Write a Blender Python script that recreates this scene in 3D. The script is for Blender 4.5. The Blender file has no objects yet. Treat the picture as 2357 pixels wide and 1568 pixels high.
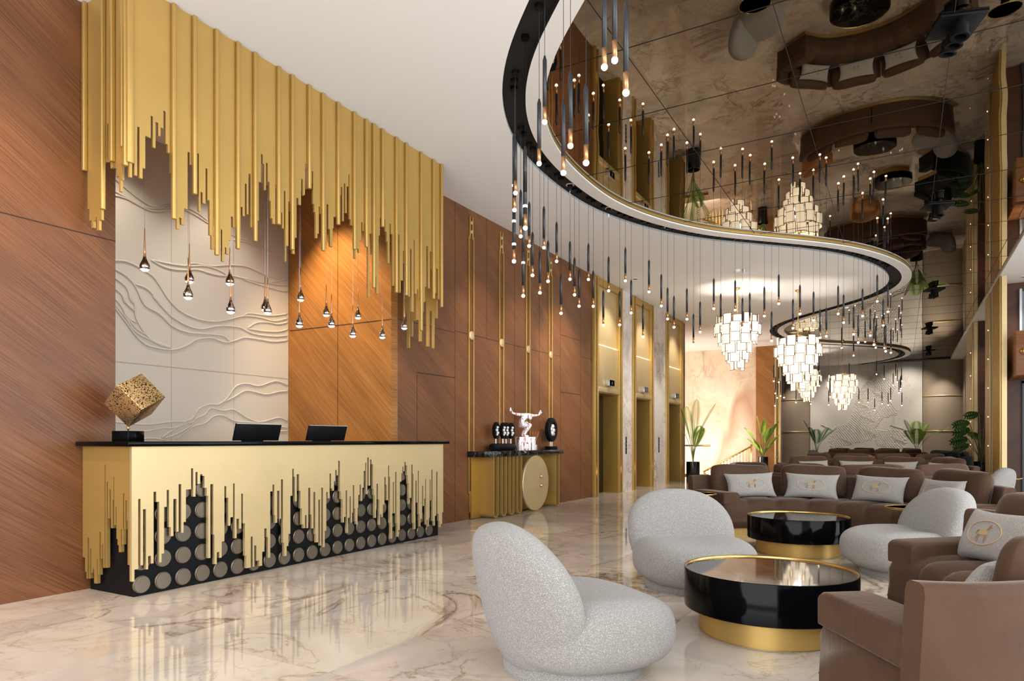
import bpy, bmesh, math, random
from mathutils import Vector, Matrix
from mathutils.geometry import tessellate_polygon

C = bpy.context.scene.collection
SC = bpy.context.scene
PI = math.pi
rnd = random.Random(7)

# ------------------------------------------------------------------ camera
F_PX, CX, HV, EYE = 1565.0, 1178.5, 1014.0, 1.12     # focal length and principal point of a 2357x1568 frame
YAW = math.atan(899.5 / F_PX)
SN, CS = math.sin(YAW), math.cos(YAW)
cam = bpy.data.cameras.new('camera')
cam.sensor_width = 36.0
cam.lens = 36.0 * F_PX / 2357.0
cam.shift_y = (HV - 784.0) / 2357.0
cam.clip_end = 200
camo = bpy.data.objects.new('camera', cam)
camo.location = (0, 0, EYE)
camo.rotation_euler = (PI / 2, 0, YAW)
C.objects.link(camo)
SC.camera = camo

# ------------------------------------------------------------------ world, exposure
world = bpy.data.worlds.new('world')
SC.world = world
world.use_nodes = True
bg = world.node_tree.nodes['Background']
bg.inputs[0].default_value = (0.88, 0.94, 1.0, 1)
bg.inputs[1].default_value = 1.0
SC.view_settings.view_transform = 'Standard'
SC.view_settings.look = 'None'
SC.view_settings.gamma = 1.0
SC.view_settings.exposure = 0.40
SC.view_settings.use_curve_mapping = False
SC.cycles.max_bounces = 9
SC.cycles.diffuse_bounces = 5
SC.cycles.glossy_bounces = 5
SC.cycles.transmission_bounces = 4
SC.cycles.sample_clamp_indirect = 6.0
SC.cycles.caustics_reflective = False
SC.cycles.caustics_refractive = False
SC.cycles.use_denoising = True


def lamp(name, kind, loc, energy, col=(1, 1, 1), size=0.1, size_y=None, target=None, spot=70, blend=0.6):
    l = bpy.data.lights.new(name, kind)
    l.energy = energy
    l.color = col
    if kind == 'AREA':
        l.size = size
        if size_y:
            l.shape = 'RECTANGLE'
            l.size_y = size_y
    else:
        l.shadow_soft_size = size
    if kind == 'SPOT':
        l.spot_size = math.radians(spot)
        l.spot_blend = blend
    o = bpy.data.objects.new(name, l)
    o.location = loc
    if target is not None:
        d = Vector(target) - Vector(loc)
        o.rotation_euler = d.to_track_quat('-Z', 'Y').to_euler()
    C.objects.link(o)
    return o


CEIL, MIRROR = 4.40, 4.455
WARM = (1.0, 0.80, 0.56)
SOFT = (1.0, 0.91, 0.80)
# added daylight fill lamps, unseen, behind the camera and along the open right side
lamp('daylight_fill', 'AREA', (-1.5, -5.2, 2.4), 470, (0.90, 0.96, 1.0), 8.0, 4.2, (-2.5, 6, 1.6))
lamp('daylight_fill', 'AREA', (5.6, 4.5, 2.2), 570, (0.90, 0.96, 1.0), 12.0, 4.0, (-5.0, 6.0, 2.2))
lamp('daylight_fill', 'AREA', (5.6, 24.0, 2.2), 330, (0.97, 0.98, 1.0), 10.0, 3.6, (-3.0, 24.0, 2.2))

# ------------------------------------------------------------------ pixel rays -> points on real planes of the room


def ray(u, v):
    a, b = (u - CX) / F_PX, (HV - v) / F_PX
    return (a * CS - SN, a * SN + CS, b)


def on_x(u, v, x):
    r = ray(u, v); t = x / r[0]
    return (x, r[1] * t, EYE + r[2] * t)


def on_y(u, v, y):
    r = ray(u, v); t = y / r[1]
    return (r[0] * t, y, EYE + r[2] * t)


def on_z(u, v, z):
    r = ray(u, v); t = (z - EYE) / r[2]
    return (r[0] * t, r[1] * t, z)


def depth(x, y):
    return -x * SN + y * CS


def col_u(x, y):
    return CX + F_PX * (x * CS + y * SN) / depth(x, y)


# ------------------------------------------------------------------ materials
def srgb(r, g, b):
    f = lambda c: (c / 255.0 / 12.92) if c / 255.0 <= 0.04045 else ((c / 255.0 + 0.055) / 1.055) ** 2.4
    return (f(r), f(g), f(b), 1.0)


class NT:
    def __init__(self, name):
        self.m = bpy.data.materials.new(name)
        self.m.use_nodes = True
        self.t = self.m.node_tree
        self.b = self.t.nodes['Principled BSDF']

    def n(self, typ, **kw):
        nd = self.t.nodes.new(typ)
        for k, v in kw.items():
            if k.startswith('i_'):
                key = k[2:]
                key = int(key) if key.isdigit() else key.replace('_', ' ')
                nd.inputs[key].default_value = v
            else:
                setattr(nd, k, v)
        return nd

    def l(self, a, b):
        self.t.links.new(a, b)

    def ramp(self, fac, stops):
        r = self.n('ShaderNodeValToRGB')
        e = r.color_ramp.elements
        e[0].position, e[0].color = stops[0]
        e[1].position, e[1].color = stops[-1]
        for p, c in stops[1:-1]:
            x = e.new(p); x.color = c
        self.l(fac, r.inputs[0])
        return r.outputs[0]

    def coord(self, scale=(1, 1, 1), rot=(0, 0, 0), kind='Object', loc=(0, 0, 0)):
        tc = self.n('ShaderNodeTexCoord')
        mp = self.n('ShaderNodeMapping')
        mp.inputs['Scale'].default_value = scale
        mp.inputs['Rotation'].default_value = rot
        mp.inputs['Location'].default_value = loc
        self.l(tc.outputs[kind], mp.inputs[0])
        return mp.outputs[0]

    def noise(self, vec, scale, detail=4, rough=0.55, dist=0.0):
        n = self.n('ShaderNodeTexNoise')
        n.inputs['Scale'].default_value = scale
        n.inputs['Detail'].default_value = detail
        n.inputs['Roughness'].default_value = rough
        n.inputs['Distortion'].default_value = dist
        if vec is not None:
            self.l(vec, n.inputs['Vector'])
        return n.outputs[0]

    def bump(self, h, strength, dist=0.01):
        b = self.n('ShaderNodeBump')
        b.inputs['Strength'].default_value = strength
        b.inputs['Distance'].default_value = dist
        self.l(h, b.inputs['Height'])
        self.l(b.outputs[0], self.b.inputs['Normal'])

    def mix(self, fac, a, b, mode='MIX'):
        m = self.n('ShaderNodeMix', data_type='RGBA', blend_type=mode)
        for s, v in ((m.inputs[0], fac), (m.inputs[6], a), (m.inputs[7], b)):
            if hasattr(v, 'links') or isinstance(v, bpy.types.NodeSocket):
                self.l(v, s)
            else:
                s.default_value = v
        return m.outputs[2]

    def math(self, op, a, b=None):
        m = self.n('ShaderNodeMath', operation=op)
        for i, v in enumerate((a, b)):
            if v is None:
                continue
            if isinstance(v, bpy.types.NodeSocket):
                self.l(v, m.inputs[i])
            else:
                m.inputs[i].default_value = v
        return m.outputs[0]


def plain(name, col, rough=0.5, metal=0.0, spec=0.5, emit=None, estr=0.0, coat=0.0, sheen=0.0):
    k = NT(name)
    b = k.b
    b.inputs['Base Color'].default_value = col
    b.inputs['Roughness'].default_value = rough
    b.inputs['Metallic'].default_value = metal
    b.inputs['Specular IOR Level'].default_value = spec
    b.inputs['Coat Weight'].default_value = coat
    b.inputs['Sheen Weight'].default_value = sheen
    if emit:
        b.inputs['Emission Color'].default_value = emit
        b.inputs['Emission Strength'].default_value = estr
    return k


M = {}
M['white'] = plain('white_plaster', srgb(247, 246, 244), 0.8).m
M['white_gloss'] = plain('white_trim', srgb(240, 238, 234), 0.4).m
M['black'] = plain('black_satin', srgb(13, 13, 15), 0.5, spec=0.15).m
M['black_gloss'] = plain('black_lacquer', srgb(5, 5, 6), 0.10, spec=0.09).m
M['black_matte'] = plain('black_matte', srgb(22, 22, 23), 0.7).m
M['charcoal'] = plain('charcoal_metal', srgb(58, 60, 64), 0.38, 0.6).m
M['dark'] = plain('dark_joint', srgb(52, 34, 22), 0.8).m
M['chrome'] = plain('chrome', srgb(190, 182, 178), 0.12, 1.0).m
M['copper'] = plain('copper', srgb(190, 142, 100), 0.32, 0.8).m
M['steel'] = plain('steel_edge', srgb(190, 192, 196), 0.3, 0.8).m
M['bulb'] = plain('lit_bulb', (1, 1, 1, 1), 0.4, emit=(1.0, 0.93, 0.84, 1), estr=9.0).m
M['led'] = plain('warm_led', (1, 1, 1, 1), 0.4, emit=(1.0, 0.78, 0.34, 1), estr=7.0).m
M['leather'] = plain('tan_leather', srgb(176, 118, 66), 0.5).m
M['pot'] = plain('black_pot', srgb(14, 14, 15), 0.18).m
M['silver'] = plain('silver_stone', srgb(214, 212, 210), 0.25, 0.3).m
M['amber'] = plain('reed_wood', srgb(196, 130, 84), 0.6).m
M['thread'] = plain('gold_thread', srgb(206, 176, 130), 0.6).m
M['thread_dark'] = plain('bronze_thread', srgb(150, 112, 76), 0.6).m


def gold(name, col, rough, metal=0.9, brushed=0.0):
    k = plain(name, col, rough, metal)
    if brushed:
        h = k.noise(k.coord((1.0, 1.0, 0.02)), 260, 2)
        k.bump(h, brushed, 0.002)
    n = k.noise(k.coord((1, 1, 1)), 2.5, 3)
    c = k.ramp(n, [(0.3, tuple(x * 0.92 for x in col[:3]) + (1,)), (0.7, col)])
    k.l(c, k.b.inputs['Base Color'])
    return k.m


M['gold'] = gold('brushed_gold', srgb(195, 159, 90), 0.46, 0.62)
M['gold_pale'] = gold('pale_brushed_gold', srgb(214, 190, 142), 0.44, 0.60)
M['gold_deep'] = gold('deep_gold', srgb(186, 150, 76), 0.40, 0.70)
M['brass'] = gold('polished_brass', srgb(224, 186, 112), 0.20, 0.95)
M['bronze_disc'] = gold('bronze_disc', srgb(122, 112, 98), 0.34, 0.7)


def wood(name, a, b, c, ang, axis='x', rough=0.42):
    """Veneer with a diagonal grain: ang turns the grain in the plane of the wall."""
    k = NT(name)
    rot = (ang, 0, 0) if axis == 'x' else (0, ang, 0)
    v = k.coord((1, 1, 1), rot)
    mp = k.n('ShaderNodeMapping')
    mp.inputs['Scale'].default_value = (1, 0.5, 46) if axis == 'x' else (0.5, 1, 46)
    k.l(v, mp.inputs[0])
    fine = k.noise(mp.outputs[0], 3.2, 6, 0.65)
    mp2 = k.n('ShaderNodeMapping')
    mp2.inputs['Scale'].default_value = (1, 0.35, 2.6) if axis == 'x' else (0.35, 1, 2.6)
    k.l(v, mp2.inputs[0])
    broad = k.noise(mp2.outputs[0], 1.6, 4, 0.5, 0.3)
    c1 = k.ramp(fine, [(0.36, a), (0.52, b), (0.66, c)])
    c2 = k.mix(k.ramp(broad, [(0.35, (0, 0, 0, 1)), (0.7, (1, 1, 1, 1))]), (0.74, 0.72, 0.70, 1), (1.06, 1.05, 1.04, 1))
    k.l(k.mix(1.0, c1, c2, 'MULTIPLY'), k.b.inputs['Base Color'])
    k.b.inputs['Roughness'].default_value = rough
    k.b.inputs['Specular IOR Level'].default_value = 0.35
    k.bump(fine, 0.12, 0.003)
    return k.m


M['wood'] = wood('walnut_veneer', srgb(97, 58, 32), srgb(119, 76, 45), srgb(131, 88, 55), math.radians(34))
M['wood_y_lit'] = wood('walnut_veneer_lit', srgb(136, 90, 42), srgb(166, 112, 57), srgb(180, 126, 70), math.radians(-44), 'y')  # same walnut, the warm spotlight's brightening put into the colour
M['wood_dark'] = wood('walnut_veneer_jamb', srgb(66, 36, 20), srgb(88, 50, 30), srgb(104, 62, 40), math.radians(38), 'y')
M['wood_box'] = wood('oak_box', srgb(130, 82, 48), srgb(152, 100, 62), srgb(166, 114, 74), math.radians(0), 'y')


def marble(name, base, warm, pale, vein, tile=None, rough=0.05, vs=1.0, grey=None):
    k = NT(name)
    v = k.coord((1, 1, 1), (0.1, 0.2, 0.6))
    if tile:
        # each slab shows its own cut of the stone
        tc = k.n('ShaderNodeTexCoord')
        sep = k.n('ShaderNodeSeparateXYZ')
        k.l(tc.outputs['Object'], sep.inputs[0])
        ix = k.math('FLOOR', k.math('DIVIDE', sep.outputs[0], tile[0]))
        iy = k.math('FLOOR', k.math('DIVIDE', sep.outputs[1], tile[1]))
        wn = k.n('ShaderNodeTexWhiteNoise', noise_dimensions='2D')
        cb = k.n('ShaderNodeCombineXYZ')
        k.l(ix, cb.inputs[0]); k.l(iy, cb.inputs[1]); k.l(cb.outputs[0], wn.inputs['Vector'])
        off = k.n('ShaderNodeVectorMath', operation='SCALE')
        off.inputs['Scale'].default_value = 7.0
        k.l(wn.outputs['Color'], off.inputs[0])
        add = k.n('ShaderNodeVectorMath', operation='ADD')
        k.l(v, add.inputs[0]); k.l(off.outputs[0], add.inputs[1])
        v = add.outputs[0]
    big = k.noise(v, 0.9 * vs, 6, 0.6, 1.2)
    c = k.ramp(big, [(0.30, warm), (0.50, base), (0.68, pale)])
    if grey:
        g = k.noise(v, 0.55 * vs, 3, 0.5, 0.8)
        c = k.mix(k.ramp(g, [(0.50, (0, 0, 0, 1)), (0.66, (0.75, 0.75, 0.75, 1))]), c, grey)
    for sc, w, dst, st in ((0.50, 0.0055, 1.0, 1.0), (1.0, 0.0042, 1.2, 0.75), (2.4, 0.004, 1.0, 0.35)):
        n = k.noise(v, sc * vs, 12, 0.60, dst)
        d = k.math('ABSOLUTE', k.math('SUBTRACT', n, 0.5))
        msk = k.ramp(d, [(0.0, (st, st, st, 1)), (w, (st * 0.35, st * 0.35, st * 0.35, 1)), (w * 4.0, (0, 0, 0, 1))])
        patch = k.ramp(k.noise(v, sc * 0.9, 2), [(0.42, (0, 0, 0, 1)), (0.60, (1, 1, 1, 1))])
        k_m = k.mix(1.0, msk, patch, 'MULTIPLY')
        halo = k.mix(1.0, k.ramp(d, [(0.0, (0.45, 0.45, 0.45, 1)), (w * 7, (0, 0, 0, 1))]), patch, 'MULTIPLY')
        c = k.mix(halo, c, warm)
        c = k.mix(k_m, c, vein)
    if tile:
        fx = k.math('ABSOLUTE', k.math('SUBTRACT', k.math('FRACT', k.math('DIVIDE', sep.outputs[0], tile[0])), 0.5))
        fy = k.math('ABSOLUTE', k.math('SUBTRACT', k.math('FRACT', k.math('DIVIDE', sep.outputs[1], tile[1])), 0.5))
        j = k.math('MAXIMUM', k.math('GREATER_THAN', fx, 0.5 - 0.0016 / tile[0]), k.math('GREATER_THAN', fy, 0.5 - 0.0016 / tile[1]))
        c = k.mix(k.math('MULTIPLY', j, 0.35), c, srgb(150, 128, 108))
    k.l(c, k.b.inputs['Base Color'])
    k.b.inputs['Roughness'].default_value = rough
    k.b.inputs['Specular IOR Level'].default_value = 0.45
    return k


_fl = marble('polished_marble_floor', srgb(216, 203, 190), srgb(202, 181, 162), srgb(228, 217, 206), srgb(112, 88, 66), (1.2, 2.4), 0.035, 1.0, srgb(190, 182, 174))
_fl.b.inputs['Coat Weight'].default_value = 0.06
_fl.b.inputs['Coat Roughness'].default_value = 0.02
M['floor'] = _fl.m
M['marble_wall'] = marble('pale_marble_cladding', srgb(222, 211, 203), srgb(208, 192, 180), srgb(234, 227, 221), srgb(160, 132, 110), None, 0.12, 1.3).m
M['nero'] = marble('black_marble', srgb(22, 21, 21), srgb(16, 15, 15), srgb(30, 28, 28), srgb(150, 142, 134), None, 0.05, 3.2).m
_k = marble('stairwell_marble', srgb(238, 220, 196), srgb(226, 200, 172), srgb(246, 232, 212), srgb(196, 156, 126), None, 0.4, 0.5)
_v = _k.coord((0.55, 1, 0.10), (0, math.radians(-24), 0))
_b = _k.ramp(_k.noise(_v, 1.1, 2, 0.4, 0.4), [(0.50, (0, 0, 0, 1)), (0.56, (1, 1, 1, 1)), (0.64, (0.1, 0.1, 0.1, 1))])
_old = _k.b.inputs['Base Color'].links[0].from_socket
_k.l(_k.mix(_b, _old, srgb(200, 160, 130)), _k.b.inputs['Base Color'])
M['stair_marble'] = _k.m

_k = plain('bronze_mirror', (0.33, 0.275, 0.20, 1), 0.012, 1.0)
_k.bump(_k.noise(_k.coord((1, 0.45, 1)), 1.5, 1), 0.05, 0.05)
M['mirror'] = _k.m


def boucle(name, col, dark, scale):
    k = plain(name, col, 0.95, sheen=0.3, spec=0.2)
    v = k.coord()
    vo = k.n('ShaderNodeTexVoronoi', feature='F1')
    vo.inputs['Scale'].default_value = scale
    k.l(v, vo.inputs['Vector'])
    n = k.noise(v, scale * 0.8, 3)
    h = k.math('ADD', vo.outputs['Distance'], n)
    k.l(k.ramp(h, [(0.55, col), (1.25, dark)]), k.b.inputs['Base Color'])
    k.bump(k.math('MULTIPLY', h, -1.0), 0.6, 0.008)
    return k.m


M['boucle'] = boucle('white_boucle', srgb(200, 196, 191), srgb(142, 138, 134), 235)
M['pillow'] = boucle('pale_boucle_pillow', srgb(208, 203, 196), srgb(160, 153, 146), 260)


def velvet(name, col, hi):
    k = plain(name, col, 0.75, sheen=0.32, spec=0.2)
    k.b.inputs['Sheen Roughness'].default_value = 0.35
    k.b.inputs['Sheen Tint'].default_value = hi
    n = k.noise(k.coord((1, 1, 1)), 3.0, 4, 0.6, 0.6)
    k.l(k.ramp(n, [(0.3, tuple(x * 0.82 for x in col[:3]) + (1,)), (0.7, tuple(min(1, x * 1.15) for x in col[:3]) + (1,))]), k.b.inputs['Base Color'])
    k.bump(k.noise(k.coord((6, 6, 1.5)), 5, 2), 0.12, 0.02)
    return k.m


M['velvet'] = velvet('brown_velvet', srgb(78, 56, 42), (0.60, 0.50, 0.42, 1))
M['velvet_black'] = velvet('black_velvet', srgb(22, 24, 24), (0.25, 0.27, 0.28, 1))
M['grey_relief'] = plain('greige_lacquer_panel', srgb(192, 183, 169), 0.5).m
_k = plain('taupe_wallcovering', srgb(160, 144, 124), 0.6)
_k.bump(_k.noise(_k.coord((60, 60, 60)), 9, 2), 0.1, 0.003)
M['taupe'] = _k.m
M['relief_white'] = plain('pale_carved_relief', srgb(208, 202, 192), 0.6).m
_k = plain('glass_balustrade', (0.92, 0.95, 0.94, 1), 0.02)
_k.b.inputs['Transmission Weight'].default_value = 1.0
_k.b.inputs['IOR'].default_value = 1.12
M['glass'] = _k.m
M['door_glass'] = plain('dark_door_glass', srgb(36, 42, 50), 0.12, 0.0, 0.3).m
M['grey_glass'] = plain('grey_window_glass', srgb(120, 126, 134), 0.06, 0.0, 0.8).m
_k = plain('lit_frosted_shade', srgb(226, 214, 194), 0.5, emit=(1.0, 0.87, 0.68, 1), estr=0.75)
M['shade'] = _k.m
M['shade_frame'] = plain('bronze_shade_frame', srgb(90, 66, 40), 0.4, 0.4).m


def leafm(name, a, b):
    k = plain(name, a, 0.42)
    k.l(k.ramp(k.noise(k.coord(), 6, 2), [(0.3, a), (0.7, b)]), k.b.inputs['Base Color'])
    return k.m


M['palm'] = leafm('palm_green', srgb(96, 140, 40), srgb(156, 186, 70))
M['palm_dark'] = leafm('palm_deep_green', srgb(44, 92, 36), srgb(88, 136, 58))
M['stem'] = plain('palm_stem', srgb(120, 126, 72), 0.6).m
M['soil'] = plain('soil', srgb(50, 40, 30), 0.9).m
_k = plain('splattered_white', srgb(240, 238, 236), 0.3)
_v = _k.coord((9, 9, 2.0))
_c = _k.ramp(_k.noise(_v, 2.4, 2, 0.5), [(0.0, srgb(238, 236, 234)), (0.56, srgb(240, 238, 236)), (0.58, srgb(190, 30, 60)), (0.62, srgb(190, 30, 60)), (0.63, srgb(236, 234, 232)), (1.0, srgb(236, 234, 232))])
_c2 = _k.ramp(_k.noise(_k.coord((10, 10, 2.2), loc=(3, 5, 1)), 2.2, 2, 0.5), [(0.0, (0, 0, 0, 1)), (0.60, (0, 0, 0, 1)), (0.62, (1, 1, 1, 1)), (0.67, (1, 1, 1, 1)), (0.68, (0, 0, 0, 1))])
_c3 = _k.ramp(_k.noise(_k.coord((7, 7, 1.6), loc=(9, 2, 4)), 2.0, 1), [(0.45, srgb(232, 150, 40)), (0.5, srgb(130, 40, 130)), (0.56, srgb(60, 60, 64))])
_k.l(_k.mix(_c2, _c, _c3), _k.b.inputs['Base Color'])
M['splatter'] = _k.m
_k = plain('perforated_gold', srgb(226, 184, 120), 0.28, 0.9)
_h = _k.noise(_k.coord(), 105, 1, 0.5, 0.6)
_k.l(_k.ramp(_h, [(0.55, srgb(232, 196, 140)), (0.58, srgb(40, 26, 14))]), _k.b.inputs['Base Color'])
_k.bump(_k.ramp(_h, [(0.55, (1, 1, 1, 1)), (0.58, (0, 0, 0, 1))]), 0.6, 0.006)
M['perforated'] = _k.m

# ------------------------------------------------------------------ mesh building


class MB:
    """Collects shapes; build() links them as ONE mesh object."""

    def __init__(self):
        self.v, self.f, self.mi = [], [], []

    def add(self, vs, fs, mi=0):
        o = len(self.v)
        self.v += [tuple(p) for p in vs]
        self.f += [tuple(i + o for i in f) for f in fs]
        self.mi += [mi] * len(fs)
        return self

    def box(self, lo, hi, mi=0):
        x0, y0, z0 = lo; x1, y1, z1 = hi
        return self.add([(x0, y0, z0), (x1, y0, z0), (x1, y1, z0), (x0, y1, z0), (x0, y0, z1), (x1, y0, z1), (x1, y1, z1), (x0, y1, z1)],
                        [(0, 3, 2, 1), (4, 5, 6, 7), (0, 1, 5, 4), (1, 2, 6, 5), (2, 3, 7, 6), (3, 0, 4, 7)], mi)

    def prism(self, poly, fn, d, mi=0):
        """poly: 2-D outline; fn(a, b, k) -> 3-D point with k = 0 on the front and d on the back."""
        n = len(poly)
        vs = [fn(a, b, 0) for a, b in poly] + [fn(a, b, d) for a, b in poly]
        tri = tessellate_polygon([[Vector((a, b, 0)) for a, b in poly]])
        fs = [tuple(t) for t in tri] + [tuple(i + n for i in reversed(t)) for t in tri]
        fs += [(i, (i + 1) % n, (i + 1) % n + n, i + n) for i in range(n)]
        return self.add(vs, fs, mi)

    def flat(self, poly, fn, mi=0):
        tri = tessellate_polygon([[Vector((a, b, 0)) for a, b in poly]])
        return self.add([fn(a, b) for a, b in poly], [tuple(t) for t in tri], mi)

    def tube(self, pts, r, n=6, mi=0, closed=False, cap=True):
        pts = [Vector(p) for p in pts]
        m = len(pts)
        rs = r if isinstance(r, (list, tuple)) else [r] * m
        vs, prev = [], None
        for i, p in enumerate(pts):
            if closed:
                t = pts[(i + 1) % m] - pts[i - 1]
            else:
                t = pts[min(i + 1, m - 1)] - pts[max(i - 1, 0)]
            t = t.normalized() if t.length > 1e-9 else Vector((0, 0, 1))
            if prev is None:
                a = Vector((0, 0, 1)) if abs(t.z) < 0.9 else Vector((1, 0, 0))
                nx = t.cross(a).normalized()
            else:
                nx = (prev - t * prev.dot(t))
                nx = nx.normalized() if nx.length > 1e-6 else t.orthogonal().normalized()
            prev = nx
            ny = t.cross(nx)
            for k in range(n):
                q = 2 * PI * k / n
                vs.append(p + (nx * math.cos(q) + ny * math.sin(q)) * rs[i])
        fs = []
        for i in range(m if closed else m - 1):
            j = (i + 1) % m
            for k in range(n):
                k2 = (k + 1) % n
                fs.append((i * n + k, i * n + k2, j * n + k2, j * n + k))
        if cap and not closed:
            fs.append(tuple(reversed(range(n))))
            fs.append(tuple((m - 1) * n + k for k in range(n)))
        return self.add(vs, fs, mi)

    def lathe(self, prof, n=24, c=(0, 0, 0), mi=0, cap=True):
        vs, fs = [], []
        for r, z in prof:
            for k in range(n):
                q = 2 * PI * k / n
                vs.append((c[0] + r * math.cos(q), c[1] + r * math.sin(q), c[2] + z))
        for i in range(len(prof) - 1):
            for k in range(n):
                k2 = (k + 1) % n
                fs.append((i * n + k, i * n + k2, (i + 1) * n + k2, (i + 1) * n + k))
        if cap:
            if prof[0][0] > 1e-6:
                fs.append(tuple(reversed(range(n))))
            if prof[-1][0] > 1e-6:
                fs.append(tuple((len(prof) - 1) * n + k for k in range(n)))
        return self.add(vs, fs, mi)

    def grid(self, fn, nu, nv, mi=0, cu=False, cv=False):
        vs = [fn(i / (nu if cu else nu - 1), j / (nv if cv else nv - 1)) for i in range(nu) for j in range(nv)]
        fs = []
        for i in range(nu if cu else nu - 1):
            for j in range(nv if cv else nv - 1):
                a, b = i, (i + 1) % nu
                c, d = j, (j + 1) % nv
                fs.append((a * nv + c, b * nv + c, b * nv + d, a * nv + d))
        return self.add(vs, fs, mi)

    def ball(self, c, r, n=12, m=8, mi=0, s=(1, 1, 1)):
        prof = [(r * math.sin(PI * i / m), -r * math.cos(PI * i / m)) for i in range(m + 1)]
        o = len(self.v)
        self.lathe(prof, n, (0, 0, 0), mi, False)
        for i in range(o, len(self.v)):
            p = self.v[i]
            self.v[i] = (c[0] + p[0] * s[0], c[1] + p[1] * s[1], c[2] + p[2] * s[2])
        return self

    def build(self, name, mats, parent=None, smooth=False, loc=(0, 0, 0), rot=(0, 0, 0), bevel=0, subsurf=0, auto=None, bseg=2):
        me = bpy.data.meshes.new(name)
        me.from_pydata(self.v, [], self.f)
        for m in (mats if isinstance(mats, (list, tuple)) else [mats]):
            me.materials.append(m)
        me.polygons.foreach_set('material_index', self.mi)
        bm = bmesh.new()
        bm.from_mesh(me)
        bmesh.ops.remove_doubles(bm, verts=bm.verts, dist=1e-5)
        bmesh.ops.recalc_face_normals(bm, faces=bm.faces)
        for f in bm.faces:
            f.smooth = smooth or auto is not None
        if auto is not None:
            for e in bm.edges:
                if len(e.link_faces) == 2 and e.calc_face_angle(0) > math.radians(auto):
                    e.smooth = False
        bm.to_mesh(me)
        bm.free()
        o = bpy.data.objects.new(name, me)
        o.location = loc
        o.rotation_euler = rot
        if parent:
            o.parent = parent
        C.objects.link(o)
        if bevel:
            b = o.modifiers.new('bevel', 'BEVEL')
            b.width = bevel; b.segments = bseg; b.limit_method = 'ANGLE'
            b.harden_normals = False
            for p in me.polygons:
                p.use_smooth = True
        if subsurf:
            s = o.modifiers.new('sub', 'SUBSURF')
            s.levels = s.render_levels = subsurf
        return o


def tag(o, label, cat, group=None, kind=None):
    o['label'] = label
    o['category'] = cat
    if group: o['group'] = group
    if kind: o['kind'] = kind
    return o


def thing(name, label, cat, loc=(0, 0, 0), rz=0, group=None):
    o = bpy.data.objects.new(name, None)
    o.location = loc
    o.rotation_euler = (0, 0, rz)
    o.empty_display_size = 0.1
    C.objects.link(o)
    return tag(o, label, cat, group)


def struct(o, label=None):
    o['kind'] = 'structure'
    if label: o['label'] = label
    return o


def dup(root, loc, rz, label, group=None):
    r = root.copy(); C.objects.link(r)
    r.location = loc; r.rotation_euler = (0, 0, rz)
    r['label'] = label
    if group: r['group'] = group
    for ch in list(root.children):
        c = ch.copy(); C.objects.link(c); c.parent = r
        for g in ch.children:
            d = g.copy(); C.objects.link(d); d.parent = c
    return r


ORD = ('first second third fourth fifth sixth seventh eighth ninth tenth eleventh twelfth thirteenth fourteenth fifteenth sixteenth '
       'seventeenth eighteenth nineteenth twentieth').split()


def nth(i):
    if i < 20: return ORD[i]
    t = ('twenty', 'thirty', 'forty', 'fifty', 'sixty')[(i + 1) // 10 - 2]
    d = (i + 1) % 10
    return (t[:-1] + 'ieth') if d == 0 else t + '-' + ORD[d - 1]

# ================================================================== the room
XW, XN, XF = -5.33, -7.09, -4.76          # left wall, back of the reception niche, front of desk and canopy
YE = 32.9                                  # end wall
struct(MB().box((-13, -6, -0.2), (7, 35, 0)).build('floor', M['floor']))


def wall(name, lo, hi, mat):
    return struct(MB().box(lo, hi).build(name, mat))


wall('wall_left', (XW - 0.12, -6, 0), (XW, 3.06, CEIL), M['wood'])
wall('wall_niche_left', (XN, 2.94, 0), (XW - 0.12, 3.06, CEIL), M['wood_y_lit'])
wall('wall_niche_right', (XN, 6.36, 0), (XW, 6.48, CEIL), M['wood_y_lit'])
wall('wall_left_middle', (XW - 0.12, 6.48, 0), (XW, 12.45, CEIL), M['wood'])
wall('wall_niche_back', (XN - 0.12, 2.94, 0), (XN, 6.48, CEIL), M['grey_relief'])
wall('wall_marble_pier', (XW - 0.3, 13.98, 0), (XW + 0.03, 14.66, CEIL), M['marble_wall'])
wall('wall_marble_pier', (XW - 0.3, 16.11, 0), (XW + 0.03, 17.16, CEIL), M['marble_wall'])
wall('wall_left_end', (XW - 0.4, 18.66, 0), (XW + 0.02, 19.0, CEIL), M['wood'])
wall('wall_elevator_rear', (XW - 0.9, 12.45, 0), (XW - 0.62, 18.66, CEIL), M['black_matte'])
wall('wall_stair_left', (-9.2, 19.0, 0), (-9.0, 25.0, CEIL), M['stair_marble'])
wall('wall_stair_front', (-9.0, 18.8, 0), (XW - 0.4, 19.0, CEIL), M['stair_marble'])
wall('wall_stair_back', (-9.2, 25.0, 0), (-4.46, 25.2, CEIL), M['stair_marble'])
wall('wall_wood_pier', (-4.46, 24.9, 0), (-3.84, 26.0, CEIL), M['wood_y_lit'])
wall('wall_far_left', (-4.95, 26.0, 0), (-4.83, YE, CEIL), M['wood'])
wall('wall_back', (-4.95, YE + 0.12, 0), (2.6, YE + 0.3, CEIL + 0.2), M['taupe'])
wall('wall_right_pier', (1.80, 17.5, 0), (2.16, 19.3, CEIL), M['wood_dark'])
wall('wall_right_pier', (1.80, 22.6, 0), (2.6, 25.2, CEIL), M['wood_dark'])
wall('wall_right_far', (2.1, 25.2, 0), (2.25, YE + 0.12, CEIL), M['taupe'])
wall('wall_right_bay', (2.9, 19.3, 0), (3.0, 22.6, CEIL), M['wood_dark'])

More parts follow.
